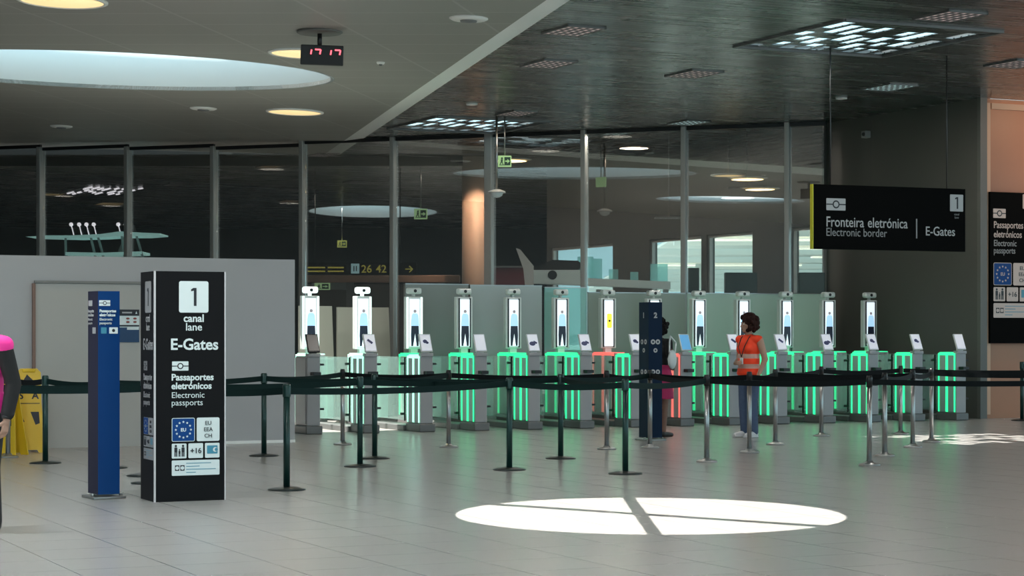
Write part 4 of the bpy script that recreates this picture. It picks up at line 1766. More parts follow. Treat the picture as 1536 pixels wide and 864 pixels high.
for (px, py, w, h, m, lab) in (
        (860, 45, 82, 13, M_PINKL, 'rosy square ceiling lamp nearest the slanting white edge'),
        (823, 95, 72, 11, M_PINKL, 'dull square ceiling lamp below the rosy one by the white edge'),
        (1041, 110, 70, 11, M_PINKL, 'dull square ceiling lamp in the middle of the dark ceiling'),
        (1425, 23, 92, 13, M_PINKL, 'dull square ceiling lamp at the top right'),
        (1525, 95, 80, 10, M_PINKL, 'rosy square ceiling lamp at the right edge above the peach wall'),
        (1334, 130, 66, 9, M_COOLL, 'bright square ceiling lamp above the wide hanging sign'),
        (775, 169, 52, 7, M_PINKL, 'brownish square ceiling lamp above the hanging exit sign'),
        (1033, 183, 52, 6, M_COOLL, 'cyan square ceiling lamp at the top of a mullion'),
        (818, 221, 46, 5, M_PINKL, 'pale square lamp standing for a reflection in the glass right of the exit sign'),  # built in place of a reflection in the glass
        (1170, 210, 46, 5, M_PINKL, 'dull square lamp behind the glass left of the dark wall'),
        (925, 199, 40, 5, M_COOLL, 'faint cool square lamp at the glass wall in the middle'),
        (485, 231, 38, 6, M_PINKL, 'gridded square lamp at the tip of the white ceiling'),
        (571, 212, 34, 5, M_PINKL, 'gridded square lamp right of the white ceiling tip'),
        (712, 240, 40, 4, M_PINKL, 'pale lamp behind the glass left of the exit sign'),
        (405, 249, 38, 4, M_WARMD, 'warm flat lamp behind the glass above the hoarding end'),
        (340, 265, 28, 3, M_PINKL, 'small pale flat lamp behind the glass left of the warm one'),
        (535, 272, 36, 3, M_PINKL, 'pale flat lamp behind the glass between two mullions at centre left'),
        (434, 301, 32, 3, M_WARMD, 'dim warm flat lamp low behind the glass over the hoarding end'),
        (172, 240, 36, 4, M_PINKL, 'pale flat lamp behind the glass upper left'),
        (78, 291, 40, 4, M_WARM, 'warm flat lamp behind the glass at far left'),
        (165, 305, 48, 4, M_WARM, 'warm flat lamp just below the sparkling lamp cluster at left'),
        (262, 276, 34, 3, M_PINKL, 'small pale flat lamp behind the glass between two left mullions')):
    c = cp(px, py)
    sx = w / F * c.y * 0.75
    sy = min(1.3, h / F / H_DARK * c.y * c.y * 0.6 + 0.3)
    panel_lamp(c, sx, sy, m, lab)
for px, py, w, yy, lab in ((1120, 281, 58, 40.6, 'brownish flat lamp added for a reflection in the glass, below the warm round one'), (1003, 326, 42, 42.6, 'dim flat lamp added for a low reflection in the glass left of the bright windows')):
    pq = at(px, py, yy)
    hung(panel_lamp(pq, w / F * yy * 0.95, 0.3, M_WARMD, lab, 0.0, 'lamps added for reflections in the glass'), pq)
for (px, py, lab) in ((708, 155, 'small round spotlight on the dark ceiling by the white edge'), (1262, 146, 'small round spotlight on the dark ceiling above the dark wall')):
    t = thing('ceiling_spotlight', lab, 'ceiling lamp', cp(px, py), 0)
    mb = MB()
    mb.lathe([(0.07, 0), (0.1, 0), (0.1, -0.03), (0.07, -0.03), (0.07, 0)])
    part('ring', mb, M_FRAME, t)
    mb = MB()
    mb.lathe([(0, -0.004), (0.068, -0.004), (0.068, -0.02), (0, -0.022)])
    part('diffuser', mb, M_PINKL, t)


def louvre_lamp(px0, px1, py0, py1, rows, seed, label, tilt=0.0):
    """open grid of bright tubes laid along V"""
    rnd = random.Random(seed)
    a = cp((px0 + px1) / 2, (py0 + py1) / 2) - Vector((0, 0, 0.008))
    t = thing('louvre_lamp', label, 'ceiling lamp', a, T, 'clusters of bright tubes in the ceiling')
    ya, yb = F * H_DARK / (HZ - py0), F * H_DARK / (HZ - py1)
    half_x = (px1 - px0) / 2 / F * a.y * 0.80
    dep = (yb - ya) * 0.9
    mb = MB()
    nx = rows
    for i in range(nx + 1):
        x = -half_x + 2 * half_x * i / nx
        mb.box((x - half_x / nx * 0.9, 0, -0.015), (0.025, dep, 0.03))
    part('louvre', mb, M_CABDARK, t)
    for i in range(nx):
        x = -half_x + 2 * half_x * (i + 0.5) / nx
        y = -dep / 2 + rnd.uniform(0, 0.2) * dep
        while y < dep / 2 - 0.1:
            ln = min(rnd.uniform(0.12, 0.34) * dep, dep / 2 - y)
            if rnd.random() < 0.82:
                mb = MB()
                mb.box((x, y + ln / 2, -0.02), (half_x / nx * rnd.uniform(0.35, 0.7), ln * 0.9, 0.03))
                part('tube', mb, M_SLAT, t)
            y += ln + rnd.uniform(0.05, 0.2) * dep
    return t


louvre_lamp(104, 208, 278, 292, 8, 8, 'sparkling cluster of tubes behind the glass at far left')

# ------------------------------------------------------------------ exit signs, dome camera, wall camera


def exit_sign(p, w, h, label, rot=0.0, rods=True, m=M_EXIT):
    t = thing('exit_sign', label, 'exit sign', p, rot, 'green emergency exit signs')
    mb = MB()
    mb.box((0, 0, 0), (w, 0.06, h), bevel=0.006)
    part('case', mb, m, t)
    mb = MB()
    mm = Matrix.Translation((0, -0.034, 0))
    mb.prism([(-w * 0.40, -h * 0.36), (w * 0.42, -h * 0.36), (w * 0.42, h * 0.36), (-w * 0.02, h * 0.36), (-w * 0.02, -h * 0.3), (-w * 0.4, -h * 0.3)], 0.004, 0, mm)
    mm2 = Matrix.Translation((0, -0.037, 0))
    mb.prism([(w * 0.04, -h * 0.06), (w * 0.2, -h * 0.06), (w * 0.2, -h * 0.2), (w * 0.38, 0), (w * 0.2, h * 0.2), (w * 0.2, h * 0.06), (w * 0.04, h * 0.06)], 0.003, 1, mm2)
    mb.prism(circ(-w * 0.2, h * 0.25, h * 0.09), 0.003, 0, mm2)
    mb.prism([(-w * 0.3, h * 0.15), (-w * 0.12, h * 0.15), (-w * 0.16, -h * 0.05), (-w * 0.08, -h * 0.3), (-w * 0.14, -h * 0.3), (-w * 0.22, -h * 0.1), (-w * 0.32, -h * 0.3), (-w * 0.37, -h * 0.28), (-w * 0.27, -h * 0.02)], 0.003, 0, mm2)
    part('arrow_pictogram', mb, [M_EXITB, m], t)
    if rods:
        mb = MB()
        mb.cyl((0, 0, h / 2), (0, 0, Z_DARK - p[2]), 0.012, n=8)
        part('hanger_rod', mb, M_STEEL, t)
    return t


e = at(757, 242, 38.3)
exit_sign(e, 0.25, 0.21, 'green exit sign on rods under the smaller tube cluster')
e2 = at(631, 321, 47)
exit_sign(e2, 0.30, 0.24, 'small green exit sign hanging behind the glass left of the lit column')
e3 = at(513, 366, 66)
exit_sign(e3, 0.3, 0.22, 'dim yellow-green exit sign far back above the yellow lettered sign', m=mat('exit_yellow', (0.3, 0.32, 0.08), 0.4, emit=(0.45, 0.48, 0.08), estr=0.45))
pt = cp(745, 165)
dm = thing('dome_camera', 'white dome camera at the foot of a thin pole beside the exit sign', 'camera', (at(745, 284, 38.0).x, 38.0, 0))
zd = at(745, 288, 38.0).z
mb = MB()
mb.cyl((0, 0, zd), (0, 0, Z_DARK), 0.022, n=10)
part('pole', mb, M_STEEL, dm)
mb = MB()
mb.lathe([(0, zd + 0.05), (0.06, zd + 0.05), (0.16, zd + 0.01), (0.165, zd - 0.02), (0, zd - 0.02)])
part('housing', mb, M_FRAME, dm)
mb = MB()
mb.lathe([(0.12, zd - 0.02), (0.1, zd - 0.07), (0.05, zd - 0.1), (0, zd - 0.108)])
part('dome', mb, M_SHAFT, dm)
# wall camera on the dark wall
tcam = tx(1303)
wcam = P_COR + V * tcam
zc_ = EYE + (HZ - 202) / F * wcam.y
wc_ = thing('wall_camera', 'small grey box camera high on the dark wall', 'camera', (wcam.x, wcam.y, zc_), T)
mb = MB()
mb.box((-0.06, 0, 0), (0.12, 0.14, 0.13), bevel=0.01)
part('housing', mb, mat('camera_grey', (0.3, 0.3, 0.3), 0.5), wc_)
mb = MB()
mb.cyl((-0.12, -0.02, 0), (-0.135, -0.03, 0), 0.035, n=14)
part('lens', mb, M_BLACK, wc_)

# ------------------------------------------------------------------ the hall behind the glass
# lit column
cc = at(712, 350, 47.0)
mb = MB()
mb.lathe([(0, 0), (0.29, 0), (0.29, Z_DARK), (0, Z_DARK)], n=40)
struct('column', mb, M_COLUMN, loc=(cc.x, cc.y, 0))
lt = bpy.data.lights.new('column_spot', 'SPOT')
lt.energy = 420
lt.color = (1.0, 0.66, 0.45)
lt.spot_size = math.radians(60)
lt.spot_blend = 0.6
lo = bpy.data.objects.new('column_spot', lt)
COL.objects.link(lo)
lo.location = (cc.x + 0.25, cc.y - 1.25, Z_DARK - 0.1)
lo.rotation_euler = (Vector((cc.x, cc.y, 3.0)) - lo.location).to_track_quat('-Z', 'Y').to_euler()
# shop front beyond the gates at left
YS = 48.0
sf = thing('shop_front', 'dark shop front with a brown fascia beam far behind the first gates', 'shop front', (at(570, 500, YS).x, YS, 0))
xl, xr = at(448, 0, YS).x - sf.location.x, at(690, 0, YS).x - sf.location.x
zf0, zf1 = at(0, 424, YS).z, at(0, 413, YS).z
mb = MB()
mb.box(((xl + xr) / 2, 0, (zf0 + zf1) / 2), (xr - xl, 0.3, zf1 - zf0), bevel=0.02)
part('fascia', mb, M_BRZ, sf)
for px in (452, 525, 594, 662):
    mb = MB()
    mb.box((at(px, 0, YS).x - sf.location.x, 0, zf0 / 2), (0.16, 0.2, zf0))
    part('post', mb, mat('post_grey', (0.14, 0.135, 0.13), 0.4, 0.5), sf)
mb = MB()
mb.box(((xl + xr) / 2, 1.6, zf0 / 2), (xr - xl, 0.1, zf0))
part('back_panel', mb, mat('shop_grey', (0.05, 0.048, 0.045), 0.5), sf)
mb = MB()
mb.box(((at(470, 0, YS).x + at(524, 0, YS).x) / 2 - sf.location.x, 0.2, (zf0 + at(0, 434, YS).z) / 2), (0.95, 0.05, zf0 - at(0, 434, YS).z))
part('transom', mb, mat('transom_grey', (0.22, 0.22, 0.215), 0.4, 0.4), sf)
es = at(482, 427, YS - 0.1)
exit_sign((es[0], YS + 0.142, at(482, 429.5, YS).z), 0.36, 0.16, 'green exit sign with running figure under the brown fascia beam', rods=False)
# black direction sign above it
YG = 50.0
dsn = thing('direction_sign', 'long black direction sign with yellow lettering above the brown fascia', 'sign', (at(448, 0, YG).x, YG, 0))
w = at(625, 0, YG).x - at(448, 0, YG).x
z0, z1 = at(0, 412, YG).z, at(0, 394, YG).z
mb = MB()
mb.box((w / 2, 0, (z0 + z1) / 2), (w, 0.12, z1 - z0))
part('panel', mb, M_BLKSIGN, dsn)
M_YTX = mat('yellow_lettering', (0.35, 0.31, 0.06), 0.5, emit=(0.4, 0.36, 0.06), estr=0.3)
for b, px in (('26', 542), ('42', 564), ('→', 606)):
    text(dsn, b, 0.26, at(px, 0, YG).x - dsn.location.x, -0.065, z0 + 0.05, M_YTX, 'LEFT', 0.002)
for (a, b) in ((462, 488), (492, 516)):
    xa, xb = at(a, 0, YG).x - dsn.location.x, at(b, 0, YG).x - dsn.location.x
    for k in range(2):
        mb = MB()
        mb.box(((xa + xb) / 2, -0.064, z0 + 0.08 + 0.09 * k), (xb - xa, 0.006, 0.035))
        part('lettering', mb, M_YTX, dsn)
mb = MB()
tile(mb, at(533, 0, YG).x - dsn.location.x, (z0 + z1) / 2, 0.2, 0.24, -0.061, 0, 0.01)
for s in (-1, 1):
    mb.box((at(533, 0, YG).x - dsn.location.x + s * 0.03, -0.066, (z0 + z1) / 2), (0.025, 0.004, 0.13), mi=1)
part('pictogram', mb, [mat('pale_cyan_print', (0.3, 0.5, 0.55), 0.5, emit=(0.3, 0.5, 0.55), estr=0.3), M_SIGNB], dsn)
mb = MB()
for x in (0.4, w - 0.4):
    mb.cyl((x, 0, z1), (x, 0, Z_DARK), 0.015, n=8)
part('hanger_rod', mb, M_BLACK, dsn)

# raised white gallery with glass screens at centre right
YB = 44.5
ga = thing('gallery_balustrade', 'white raised gallery front with clear glass screens seen through the glass wall', 'balustrade', (at(790, 0, YB).x, YB, 0), math.radians(-4))
w = at(1005, 0, YB).x - at(790, 0, YB).x
gz0, gz1 = at(0, 427, YB).z, at(0, 405, YB).z
mb = MB()
mb.prism([(0, gz0 + 0.03), (w * 0.42, gz0 - 0.02), (w, gz0 - 0.10), (w, gz0 + 0.06), (w * 0.42, gz0 + 0.14), (w * 0.40, gz1), (0.03, gz1)], 0.5)
part('fascia', mb, mat('gallery_white', (0.62, 0.72, 0.72), 0.4), ga)
mb = MB()
mb.cyl((w * 0.18, -0.004, (gz0 + gz1) / 2 + 0.05), (w * 0.18, -0.02, (gz0 + gz1) / 2 + 0.05), 0.1, n=20)
part('round_emblem', mb, M_BLACK, ga)
mb = MB()
mb.prism([(0.02, gz1), (w * 0.36, gz1 + 0.0), (w * 0.385, gz1 + 0.1), (w * 0.36, gz1 + 0.2), (w * 0.18, gz1 + 0.22)], 0.4, 0, Matrix.Translation((0, 0.05, 0)))
part('dark_hood', mb, M_FARDARK, ga)
for px, top, ww in ((878, 385, 24), (895, 388, 16), (920, 404, 14), (951, 408, 12), (988, 396, 26)):
    mb = MB()
    x = at(px, 0, YB).x - ga.location.x
    zt = at(0, top, YB).z
    mb.box((x, 0.1, (gz0 + zt) / 2), (ww / F * YB, 0.03, zt - gz0))
    part('glass_screen', mb, M_CYANG, ga)
mb = MB()
for x in (0.25, w * 0.5, w - 0.1):
    mb.box((x, 0.3, gz0 / 2 - 0.05), (0.12, 0.12, gz0 - 0.1))
part('support_post', mb, M_MULL, ga)
fin = thing('slanted_fin', 'slender slanted grey and white fin standing by the gallery end', 'fin', (at(790, 0, YB - 1).x, YB - 1, 0))
a, b = at(776, 372, YB - 1), at(792, 424, YB - 1)
mb = MB()
x0_ = fin.location.x
mb.prism([(a.x - x0_ - 0.03, a.z), (a.x - x0_ + 0.06, a.z - 0.03), (b.x - x0_ + 0.12, b.z + 0.35), (b.x - x0_ + 0.12, b.z - 0.1), (b.x - x0_ - 0.06, b.z - 0.1), (b.x - x0_ - 0.1, b.z + 0.3)], 0.08)
part('blade', mb, mat('fin_grey', (0.5, 0.5, 0.5), 0.4), fin)
mb = MB()
mb.box((b.x - x0_, 0.04, (b.z - 0.1) / 2), (0.07, 0.07, b.z - 0.1))
part('post', mb, M_MULL, fin)
# red-brown counter front, dark cabinets
YR = 46.0
mb = MB()
zr0, zr1 = at(0, 430, YR).z, at(0, 402, YR).z
xa, xb = at(740, 0, YR).x, at(790, 0, YR).x
o = thing('red_counter', 'dark red counter front right of the lit column', 'counter', ((xa + xb) / 2, YR, 0))
mb.box((0, 0, zr1 / 2), (xb - xa, 0.4, zr1))
part('front', mb, mat('dark_red_laminate', (0.10, 0.012, 0.022), 0.4), o)
mb = MB()
mb.box((0, 0, zr1 + 0.02), (xb - xa + 0.06, 0.5, 0.04))
part('top', mb, M_CABDARK, o)
for (pa, pb_, top, bot, yd, lab) in ((1087, 1135, 409, 441, 40.6, 'dark grey-green cabinet standing before the middle bright window'),
                                     (1197, 1236, 409, 441, 38.9, 'dark grey-green cabinet standing before the right-hand bright window'),
                                     (1031, 1048, 402, 436, 41.4, 'small dark cabinet before the bright window beside a mullion')):
    xa, xb = at(pa, 0, yd).x, at(pb_, 0, yd).x
    zt = at(0, top, yd).z
    o = thing('service_cabinet', lab, 'cabinet', ((xa + xb) / 2, yd, 0))
    mb = MB()
    mb.box((0, 0, zt / 2 + 0.04), (xb - xa, 0.25, zt - 0.08), bevel=0.01)
    part('body', mb, M_DGLASS, o)
    mb = MB()
    mb.box((0, 0, 0.02), (xb - xa + 0.02, 0.27, 0.04))
    part('plinth', mb, M_CABDARK, o)
    mb = MB()
    mb.box((0, -0.13, zt * 0.75), (xb - xa - 0.08, 0.012, zt * 0.2))
    part('door', mb, M_DGLASS, o)
# glowing canopy stand at far left
YK = 50.0
kn = thing('canopy_stand', 'teal glass canopy stand on slanted legs beyond the glass at far left', 'stand', (at(140, 0, YK).x, YK, 0))


def kp(px, py, dy=0.0):
    v = at(px, py, YK)
    return Vector((v.x - kn.location.x, dy, v.z))


M_TEALS = mat('teal_lit_slab', (0.3, 0.5, 0.48), 0.3, emit=(0.4, 0.72, 0.68), estr=0.5)
mb = MB()
up = [(38, 355), (70, 353), (110, 353), (150, 351), (180, 347), (215, 349), (240, 350)]
lo_ = [(240, 352), (215, 354), (180, 354), (150, 356), (110, 357), (70, 356)]
mb.prism([(kp(*p).x, kp(*p).z) for p in up + lo_], 1.2)
part('canopy', mb, M_TEALS, kn)
mb = MB()
mb.prism([(kp(*p).x, kp(*p).z) for p in ((98, 378), (150, 379), (212, 377), (212, 381), (150, 383), (98, 383))], 1.2)
part('counter_edge', mb, M_TEALS, kn)
for (a, b) in (((97, 355), (97, 386)), ((135, 356), (142, 386)), ((146, 356), (154, 386)), ((181, 350), (186, 386)), ((199, 338), (213, 386))):
    mb = MB()
    p0, p1 = kp(*a, 0.1), kp(*b, 0.1)
    p2 = p1 + (p1 - p0) * (p1.z / max(0.05, (p0.z - p1.z)))
    mb.cyl(p0, (p2.x, 0.1, max(0.0, p2.z)), 0.03, n=8)
    part('leg', mb, M_STEEL, kn)
mb = MB()
mb.prism([(kp(*p).x, kp(*p).z) for p in ((172, 380), (183, 352), (188, 356), (191, 380))], 0.05, 0, Matrix.Translation((0, 0.3, 0)))
part('grey_fin', mb, M_GREYST, kn)
for px in (104, 116, 127, 138, 175, 186):
    mb = MB()
    p = kp(px, 336, 0.2)
    mb.ball(p, 0.05, n=10)
    q = kp(px + 4, 352, 0.2)
    mb.cyl(p, q, 0.012, n=6)
    part('spotlight', mb, M_SLAT, kn)

# daylight outside the side windows: an open terminal roof with strip lamps
mb = MB()
mb.poly3([(1.5, 82, -0.02), (70, 82, -0.02), (70, 260, -0.02), (1.5, 260, -0.02)], (0, 0, -0.1))
struct('exterior_ground', mb, mat('pale_apron', (0.5, 0.52, 0.52), 0.7))
ext = MB()
for i in range(10):
    y = 84 + i * 11.0
    ext.box((32, y, 5.6), (50, 9.6, 0.12))
    ext.box((32, y + 5.4, 5.5), (50, 0.6, 0.5))
for x in (11, 20, 33):
    for y in (120, 170):
        ext.cyl((x, y, 0), (x, y, 5.5), 0.35, n=16)
struct('exterior_canopy', ext, mat('canopy_white', (0.80, 0.83, 0.78), 0.6))
for i, y in enumerate((88, 97, 108, 121, 138, 160)):
    mb = MB()
    mb.box((10 + (i % 3) * 4 + y * 0.02, y, 5.43), (9, 0.9, 0.08))
    o = part('strip_lamp', mb, mat('strip_white', (0.9, 0.85, 0.75), 0.5, emit=(1.0, 0.90, 0.76), estr=1.5))
    tag(o, 'long strip lamp under the roof outside the bright windows', 'ceiling lamp', 'strip lamps outside the windows')

# ------------------------------------------------------------------ yellow wet-floor signs


def wet_sign(base, rot, label, flip=False):
    t = thing('wet_floor_sign', label, 'warning sign', base, rot, 'yellow wet-floor signs')
    H = 1.03
    for s in (-1, 1):
        R = Matrix.Rotation(math.radians(9) * s, 4, 'X')
        m = Matrix.Translation((0, s * 0.17, 0)) @ R
        mb = MB()
        mb.prism([(-0.21, 0.0), (-0.12, 0.0), (-0.10, 0.035), (0.10, 0.035), (0.12, 0.0), (0.21, 0.0), (0.15, 0.62), (0.145, H - 0.05), (0.1, H), (-0.1, H), (-0.145, H - 0.05), (-0.15, 0.62)], 0.02, 0, m)
        pn = part('panel', mb, M_YSIGN, t)
        if s < 0:
            mb = MB()
            mm = m @ Matrix.Translation((0, -0.003, 0))
            mb.prism([(-0.13, 0.12), (-0.03, 0.12), (-0.10, 0.2)], 0.003, 0, mm)
            mb.prism([(-0.15, 0.46), (-0.13, 0.34), (-0.05, 0.38), (-0.09, 0.47)], 0.003, 0, mm)
            mb.prism([(0.02, 0.50), (0.12, 0.50), (0.13, 0.36), (0.08, 0.34)], 0.003, 0, mm)
            mb.prism([(-0.02, 0.96), (0.08, 0.86), (-0.08, 0.86)], 0.003, 0, mm)
            mb.prism([(-0.13, 0.60), (0.13, 0.60), (0.13, 0.608), (-0.13, 0.608)], 0.003, 0, mm)
            part('pictogram', mb, M_SIGNB, t)
            me = text_mesh('S   A', 0.12, 'CENTER', 0.003)
            me.transform(m @ Matrix.Translation((0, -0.004, 0.66)))
            me.materials.clear()
            me.materials.append(M_SIGNB)
            put('lettering', me, t)
    mb = MB()
    mb.box((0, 0, H - 0.035), (0.16, 0.05, 0.05), bevel=0.015)
    part('hinge', mb, M_YSIGN, t)


b0 = gp(43, 678)
wet_sign(b0, math.radians(14), 'yellow wet-floor sign with black marks, standing fully visible left of the first green post')
wet_sign(gp(8, 683), math.radians(-12), 'yellow wet-floor sign at the left edge, hidden behind the steel post')

# ------------------------------------------------------------------ people


def woman_orange():
    loc = gp(1123, 656)
    t_rot = math.radians(-48)
    yaw = math.radians(-22)
    mb = MB()
    torso(mb, 0, True)
    for s in (-1, 1):
        limb(mb, [((s * 0.085, 0.01, 0.88), 0.088), ((s * 0.088, -0.012, 0.47), 0.052), ((s * 0.09, 0.02, 0.09), 0.036)])
        limb(mb, [((s * 0.09, 0.03, 0.05), 0.036), ((s * 0.098, -0.10, 0.035), 0.028), ((s * 0.1, -0.15, 0.028), 0.024)])
    limb(mb, [((0, 0.012, 1.38), 0.055), ((0, -0.005, 1.5), 0.048)])
    P, R = head(mb, (0, -0.015, 1.575), yaw)
    # left arm hangs, bent a little; right arm folded across the waist
    limb(mb, [((0.185, 0.015, 1.36), 0.056), ((0.25, 0.06, 1.09), 0.043), ((0.225, -0.05, 0.87), 0.027)])
    hand(mb, (0.225, -0.05, 0.865), (-0.05, -0.35, -0.9), (-1, 0, 0), (0, -1, 0.2), 0.5)
    limb(mb, [((-0.175, 0.015, 1.36), 0.05), ((-0.222, 0.05, 1.09), 0.037), ((-0.10, -0.17, 1.03), 0.025)])
    hand(mb, (-0.10, -0.17, 1.03), (0.8, -0.4, 0.1), (0, 1, -0.1), (0, 0.1, 1), 0.6)
    body = put('person', remesh(mb, 0.0065, 'person', M_SKIN, 2))
    body.location = loc
    body.rotation_euler = (0, 0, t_rot)
    tag(body, 'person in orange hi-vis vest and jeans, dark bob hair, facing left behind the barriers', 'person')
    eyes(body, P, R)
    mb = MB()
    torso(mb, 0.017, True, 1.1)
    mb.ball((0, 0.0, 0.90), (0.19, 0.135, 0.09), n=24)
    mb.ball((0, -0.005, 1.08), (0.178, 0.132, 0.2), n=24)
    for s in (-1, 1):
        mb.ball((s * 0.178, 0.012, 1.362), 0.062, n=16)
    # square the hem
    vest = remesh(mb, 0.009, 'hi_vis_vest', M_ORANGE, 8)
    put('hi_vis_vest', vest, body)
    mb = MB()
    mb.ball((0, 0.01, 0.90), (0.166, 0.12, 0.125), n=24)
    for s in (-1, 1):
        limb(mb, [((s * 0.085, 0.01, 0.88), 0.094), ((s * 0.088, -0.012, 0.47), 0.066), ((s * 0.09, 0.015, 0.075), 0.056)])
    put('jeans', remesh(mb, 0.009, 'jeans', M_JEANS, 3), body)
    for s in (-1, 1):
        mb = MB()
        limb(mb, [((s * 0.09, 0.035, 0.048), 0.046), ((s * 0.098, -0.09, 0.040), 0.040), ((s * 0.1, -0.16, 0.034), 0.034)])
        mb.box((s * 0.096, -0.065, 0.012), (0.085, 0.25, 0.024), bevel=0.01)
        put('shoe', remesh(mb, 0.006, 'shoe', M_SHOE, 2), body)
    rnd = random.Random(4)
    mb = MB()
    for i in range(150):
        th = rnd.uniform(-2.35, 2.35) + PI / 2
        ph = rnd.uniform(-0.95, 1.45)
        r = 0.105 + rnd.uniform(-0.006, 0.03)
        x = r * math.cos(ph) * math.cos(th) * 1.0
        y = 0.018 + r * math.cos(ph) * math.sin(th)
        z = 0.03 + 0.11 * math.sin(ph) * 1.02 - (0.03 if ph < -0.3 else 0)
        if y < -0.035 and z < 0.06:
            continue
        mb.ball(P(x, y, z), rnd.uniform(0.022, 0.034), n=10)
    mb.ball(P(0, 0.02, 0.04), (0.09, 0.105, 0.098), n=20, rot=R)
    put('hair', remesh(mb, 0.008, 'hair', M_HAIR, 5), body)
    mb = MB()
    for s in (-1, 1):
        pts = [Vector((s * 0.062, 0.02, 1.445)), Vector((s * 0.07, -0.075, 1.39)), Vector((s * 0.055, -0.155, 1.26)), Vector((0.0, -0.152, 1.12))]
        for a, b in zip(pts[:-1], pts[1:]):
            mb.cyl(a, b, 0.006, n=8)
    ln = part('lanyard', mb, M_BLACK, body)
    mb = MB()
    mb.box((0, -0.150, 1.065), (0.06, 0.012, 0.09), bevel=0.004)
    part('badge', mb, M_SIGNW, ln)


woman_orange()


def woman_hidden():
    loc = gp(989, 655.5)
    mb = MB()
    torso(mb, 0, True)
    for s in (-1, 1):
        limb(mb, [((s * 0.085, 0.01, 0.88), 0.088), ((s * 0.088, -0.012, 0.47), 0.052), ((s * 0.09, 0.02, 0.09), 0.036)])
        limb(mb, [((s * 0.09, 0.03, 0.05), 0.036), ((s * 0.098, -0.10, 0.035), 0.028), ((s * 0.1, -0.15, 0.028), 0.024)])
    limb(mb, [((0, 0.012, 1.38), 0.055), ((0, -0.005, 1.5), 0.048)])
    P, R = head(mb, (0, -0.015, 1.575), 0.2)
    limb(mb, [((-0.175, 0.015, 1.36), 0.05), ((-0.25, 0.05, 1.12), 0.037), ((-0.14, -0.14, 0.98), 0.025)])
    hand(mb, (-0.14, -0.14, 0.98), (0.7, -0.6, 0.2), (0, 0.6, -0.6), (0, 0.3, 1), 0.6)
    limb(mb, [((0.175, 0.015, 1.36), 0.05), ((0.23, 0.05, 1.09), 0.037), ((0.22, -0.05, 0.87), 0.025)])
    hand(mb, (0.22, -0.05, 0.865), (0, -0.35, -0.9), (-1, 0, 0), (0, -1, 0.2), 0.5)
    body = put('person', remesh(mb, 0.0065, 'person', M_SKIND, 2))
    body.location = loc
    body.rotation_euler = (0, 0, math.radians(140))
    body.scale = (0.97, 0.97, 0.97)
    tag(body, 'person in dark top and magenta skirt half hidden behind the dark navy pillar', 'person')
    eyes(body, P, R)
    mb = MB()
    torso(mb, 0.012, True)
    for s in (-1, 1):
        limb(mb, [((s * 0.175, 0.015, 1.36), 0.062), ((s * 0.205, 0.035, 1.2), 0.054)])
    put('dark_top', remesh(mb, 0.009, 'dark_top', M_BLKCLOTH, 3), body)
    mb = MB()
    mb.lathe([(0, 1.04), (0.14, 1.04), (0.185, 0.9), (0.2, 0.7), (0.21, 0.56), (0.2, 0.55), (0, 0.56)], n=28)
    put('skirt', remesh(mb, 0.009, 'skirt', M_MAGENTA, 1), body)
    rnd = random.Random(9)
    mb = MB()
    mb.ball(P(0, 0.02, 0.04), (0.09, 0.105, 0.098), n=20, rot=R)
    for i in range(110):
        th = rnd.uniform(-2.2, 2.2) + PI / 2
        ph = rnd.uniform(-1.2, 1.4)
        r = 0.10 + rnd.uniform(0, 0.025)
        x, y, z = r * math.cos(ph) * math.cos(th), 0.02 + r * math.cos(ph) * math.sin(th), 0.02 + 0.12 * math.sin(ph)
        if y < -0.035 and z < 0.06:
            continue
        mb.ball(P(x, y, z), rnd.uniform(0.02, 0.032), n=10)
    put('hair', remesh(mb, 0.008, 'hair', M_HAIRK, 1), body)
    for s in (-1, 1):
        mb = MB()
        limb(mb, [((s * 0.09, 0.035, 0.046), 0.044), ((s * 0.098, -0.09, 0.038), 0.038), ((s * 0.1, -0.16, 0.032), 0.032)])
        put('shoe', remesh(mb, 0.007, 'shoe', M_KSHOE, 2), body)
    mb = MB()
    mb.ball((-0.30, 0.10, 1.12), (0.045, 0.09, 0.14), n=20)
    bag = remesh(mb, 0.012, 'shoulder_bag', M_WCLOTH, 1)
    bg_ = put('shoulder_bag', bag)
    bg_.location = loc
    bg_.rotation_euler = body.rotation_euler
    bg_.scale = (0.97, 0.97, 0.97)
    tag(bg_, 'white shoulder bag carried by the person behind the dark navy pillar', 'bag')
    mb = MB()
    pts = [Vector((-0.30, 0.03, 1.22)), Vector((-0.27, -0.03, 1.36)), Vector((-0.20, 0.01, 1.455)), Vector((-0.26, 0.11, 1.36)), Vector((-0.30, 0.17, 1.22))]
    for a, b in zip(pts[:-1], pts[1:]):
        mb.cyl(a, b, 0.012, n=8)
    part('strap', mb, M_WCLOTH, bg_)


woman_hidden()


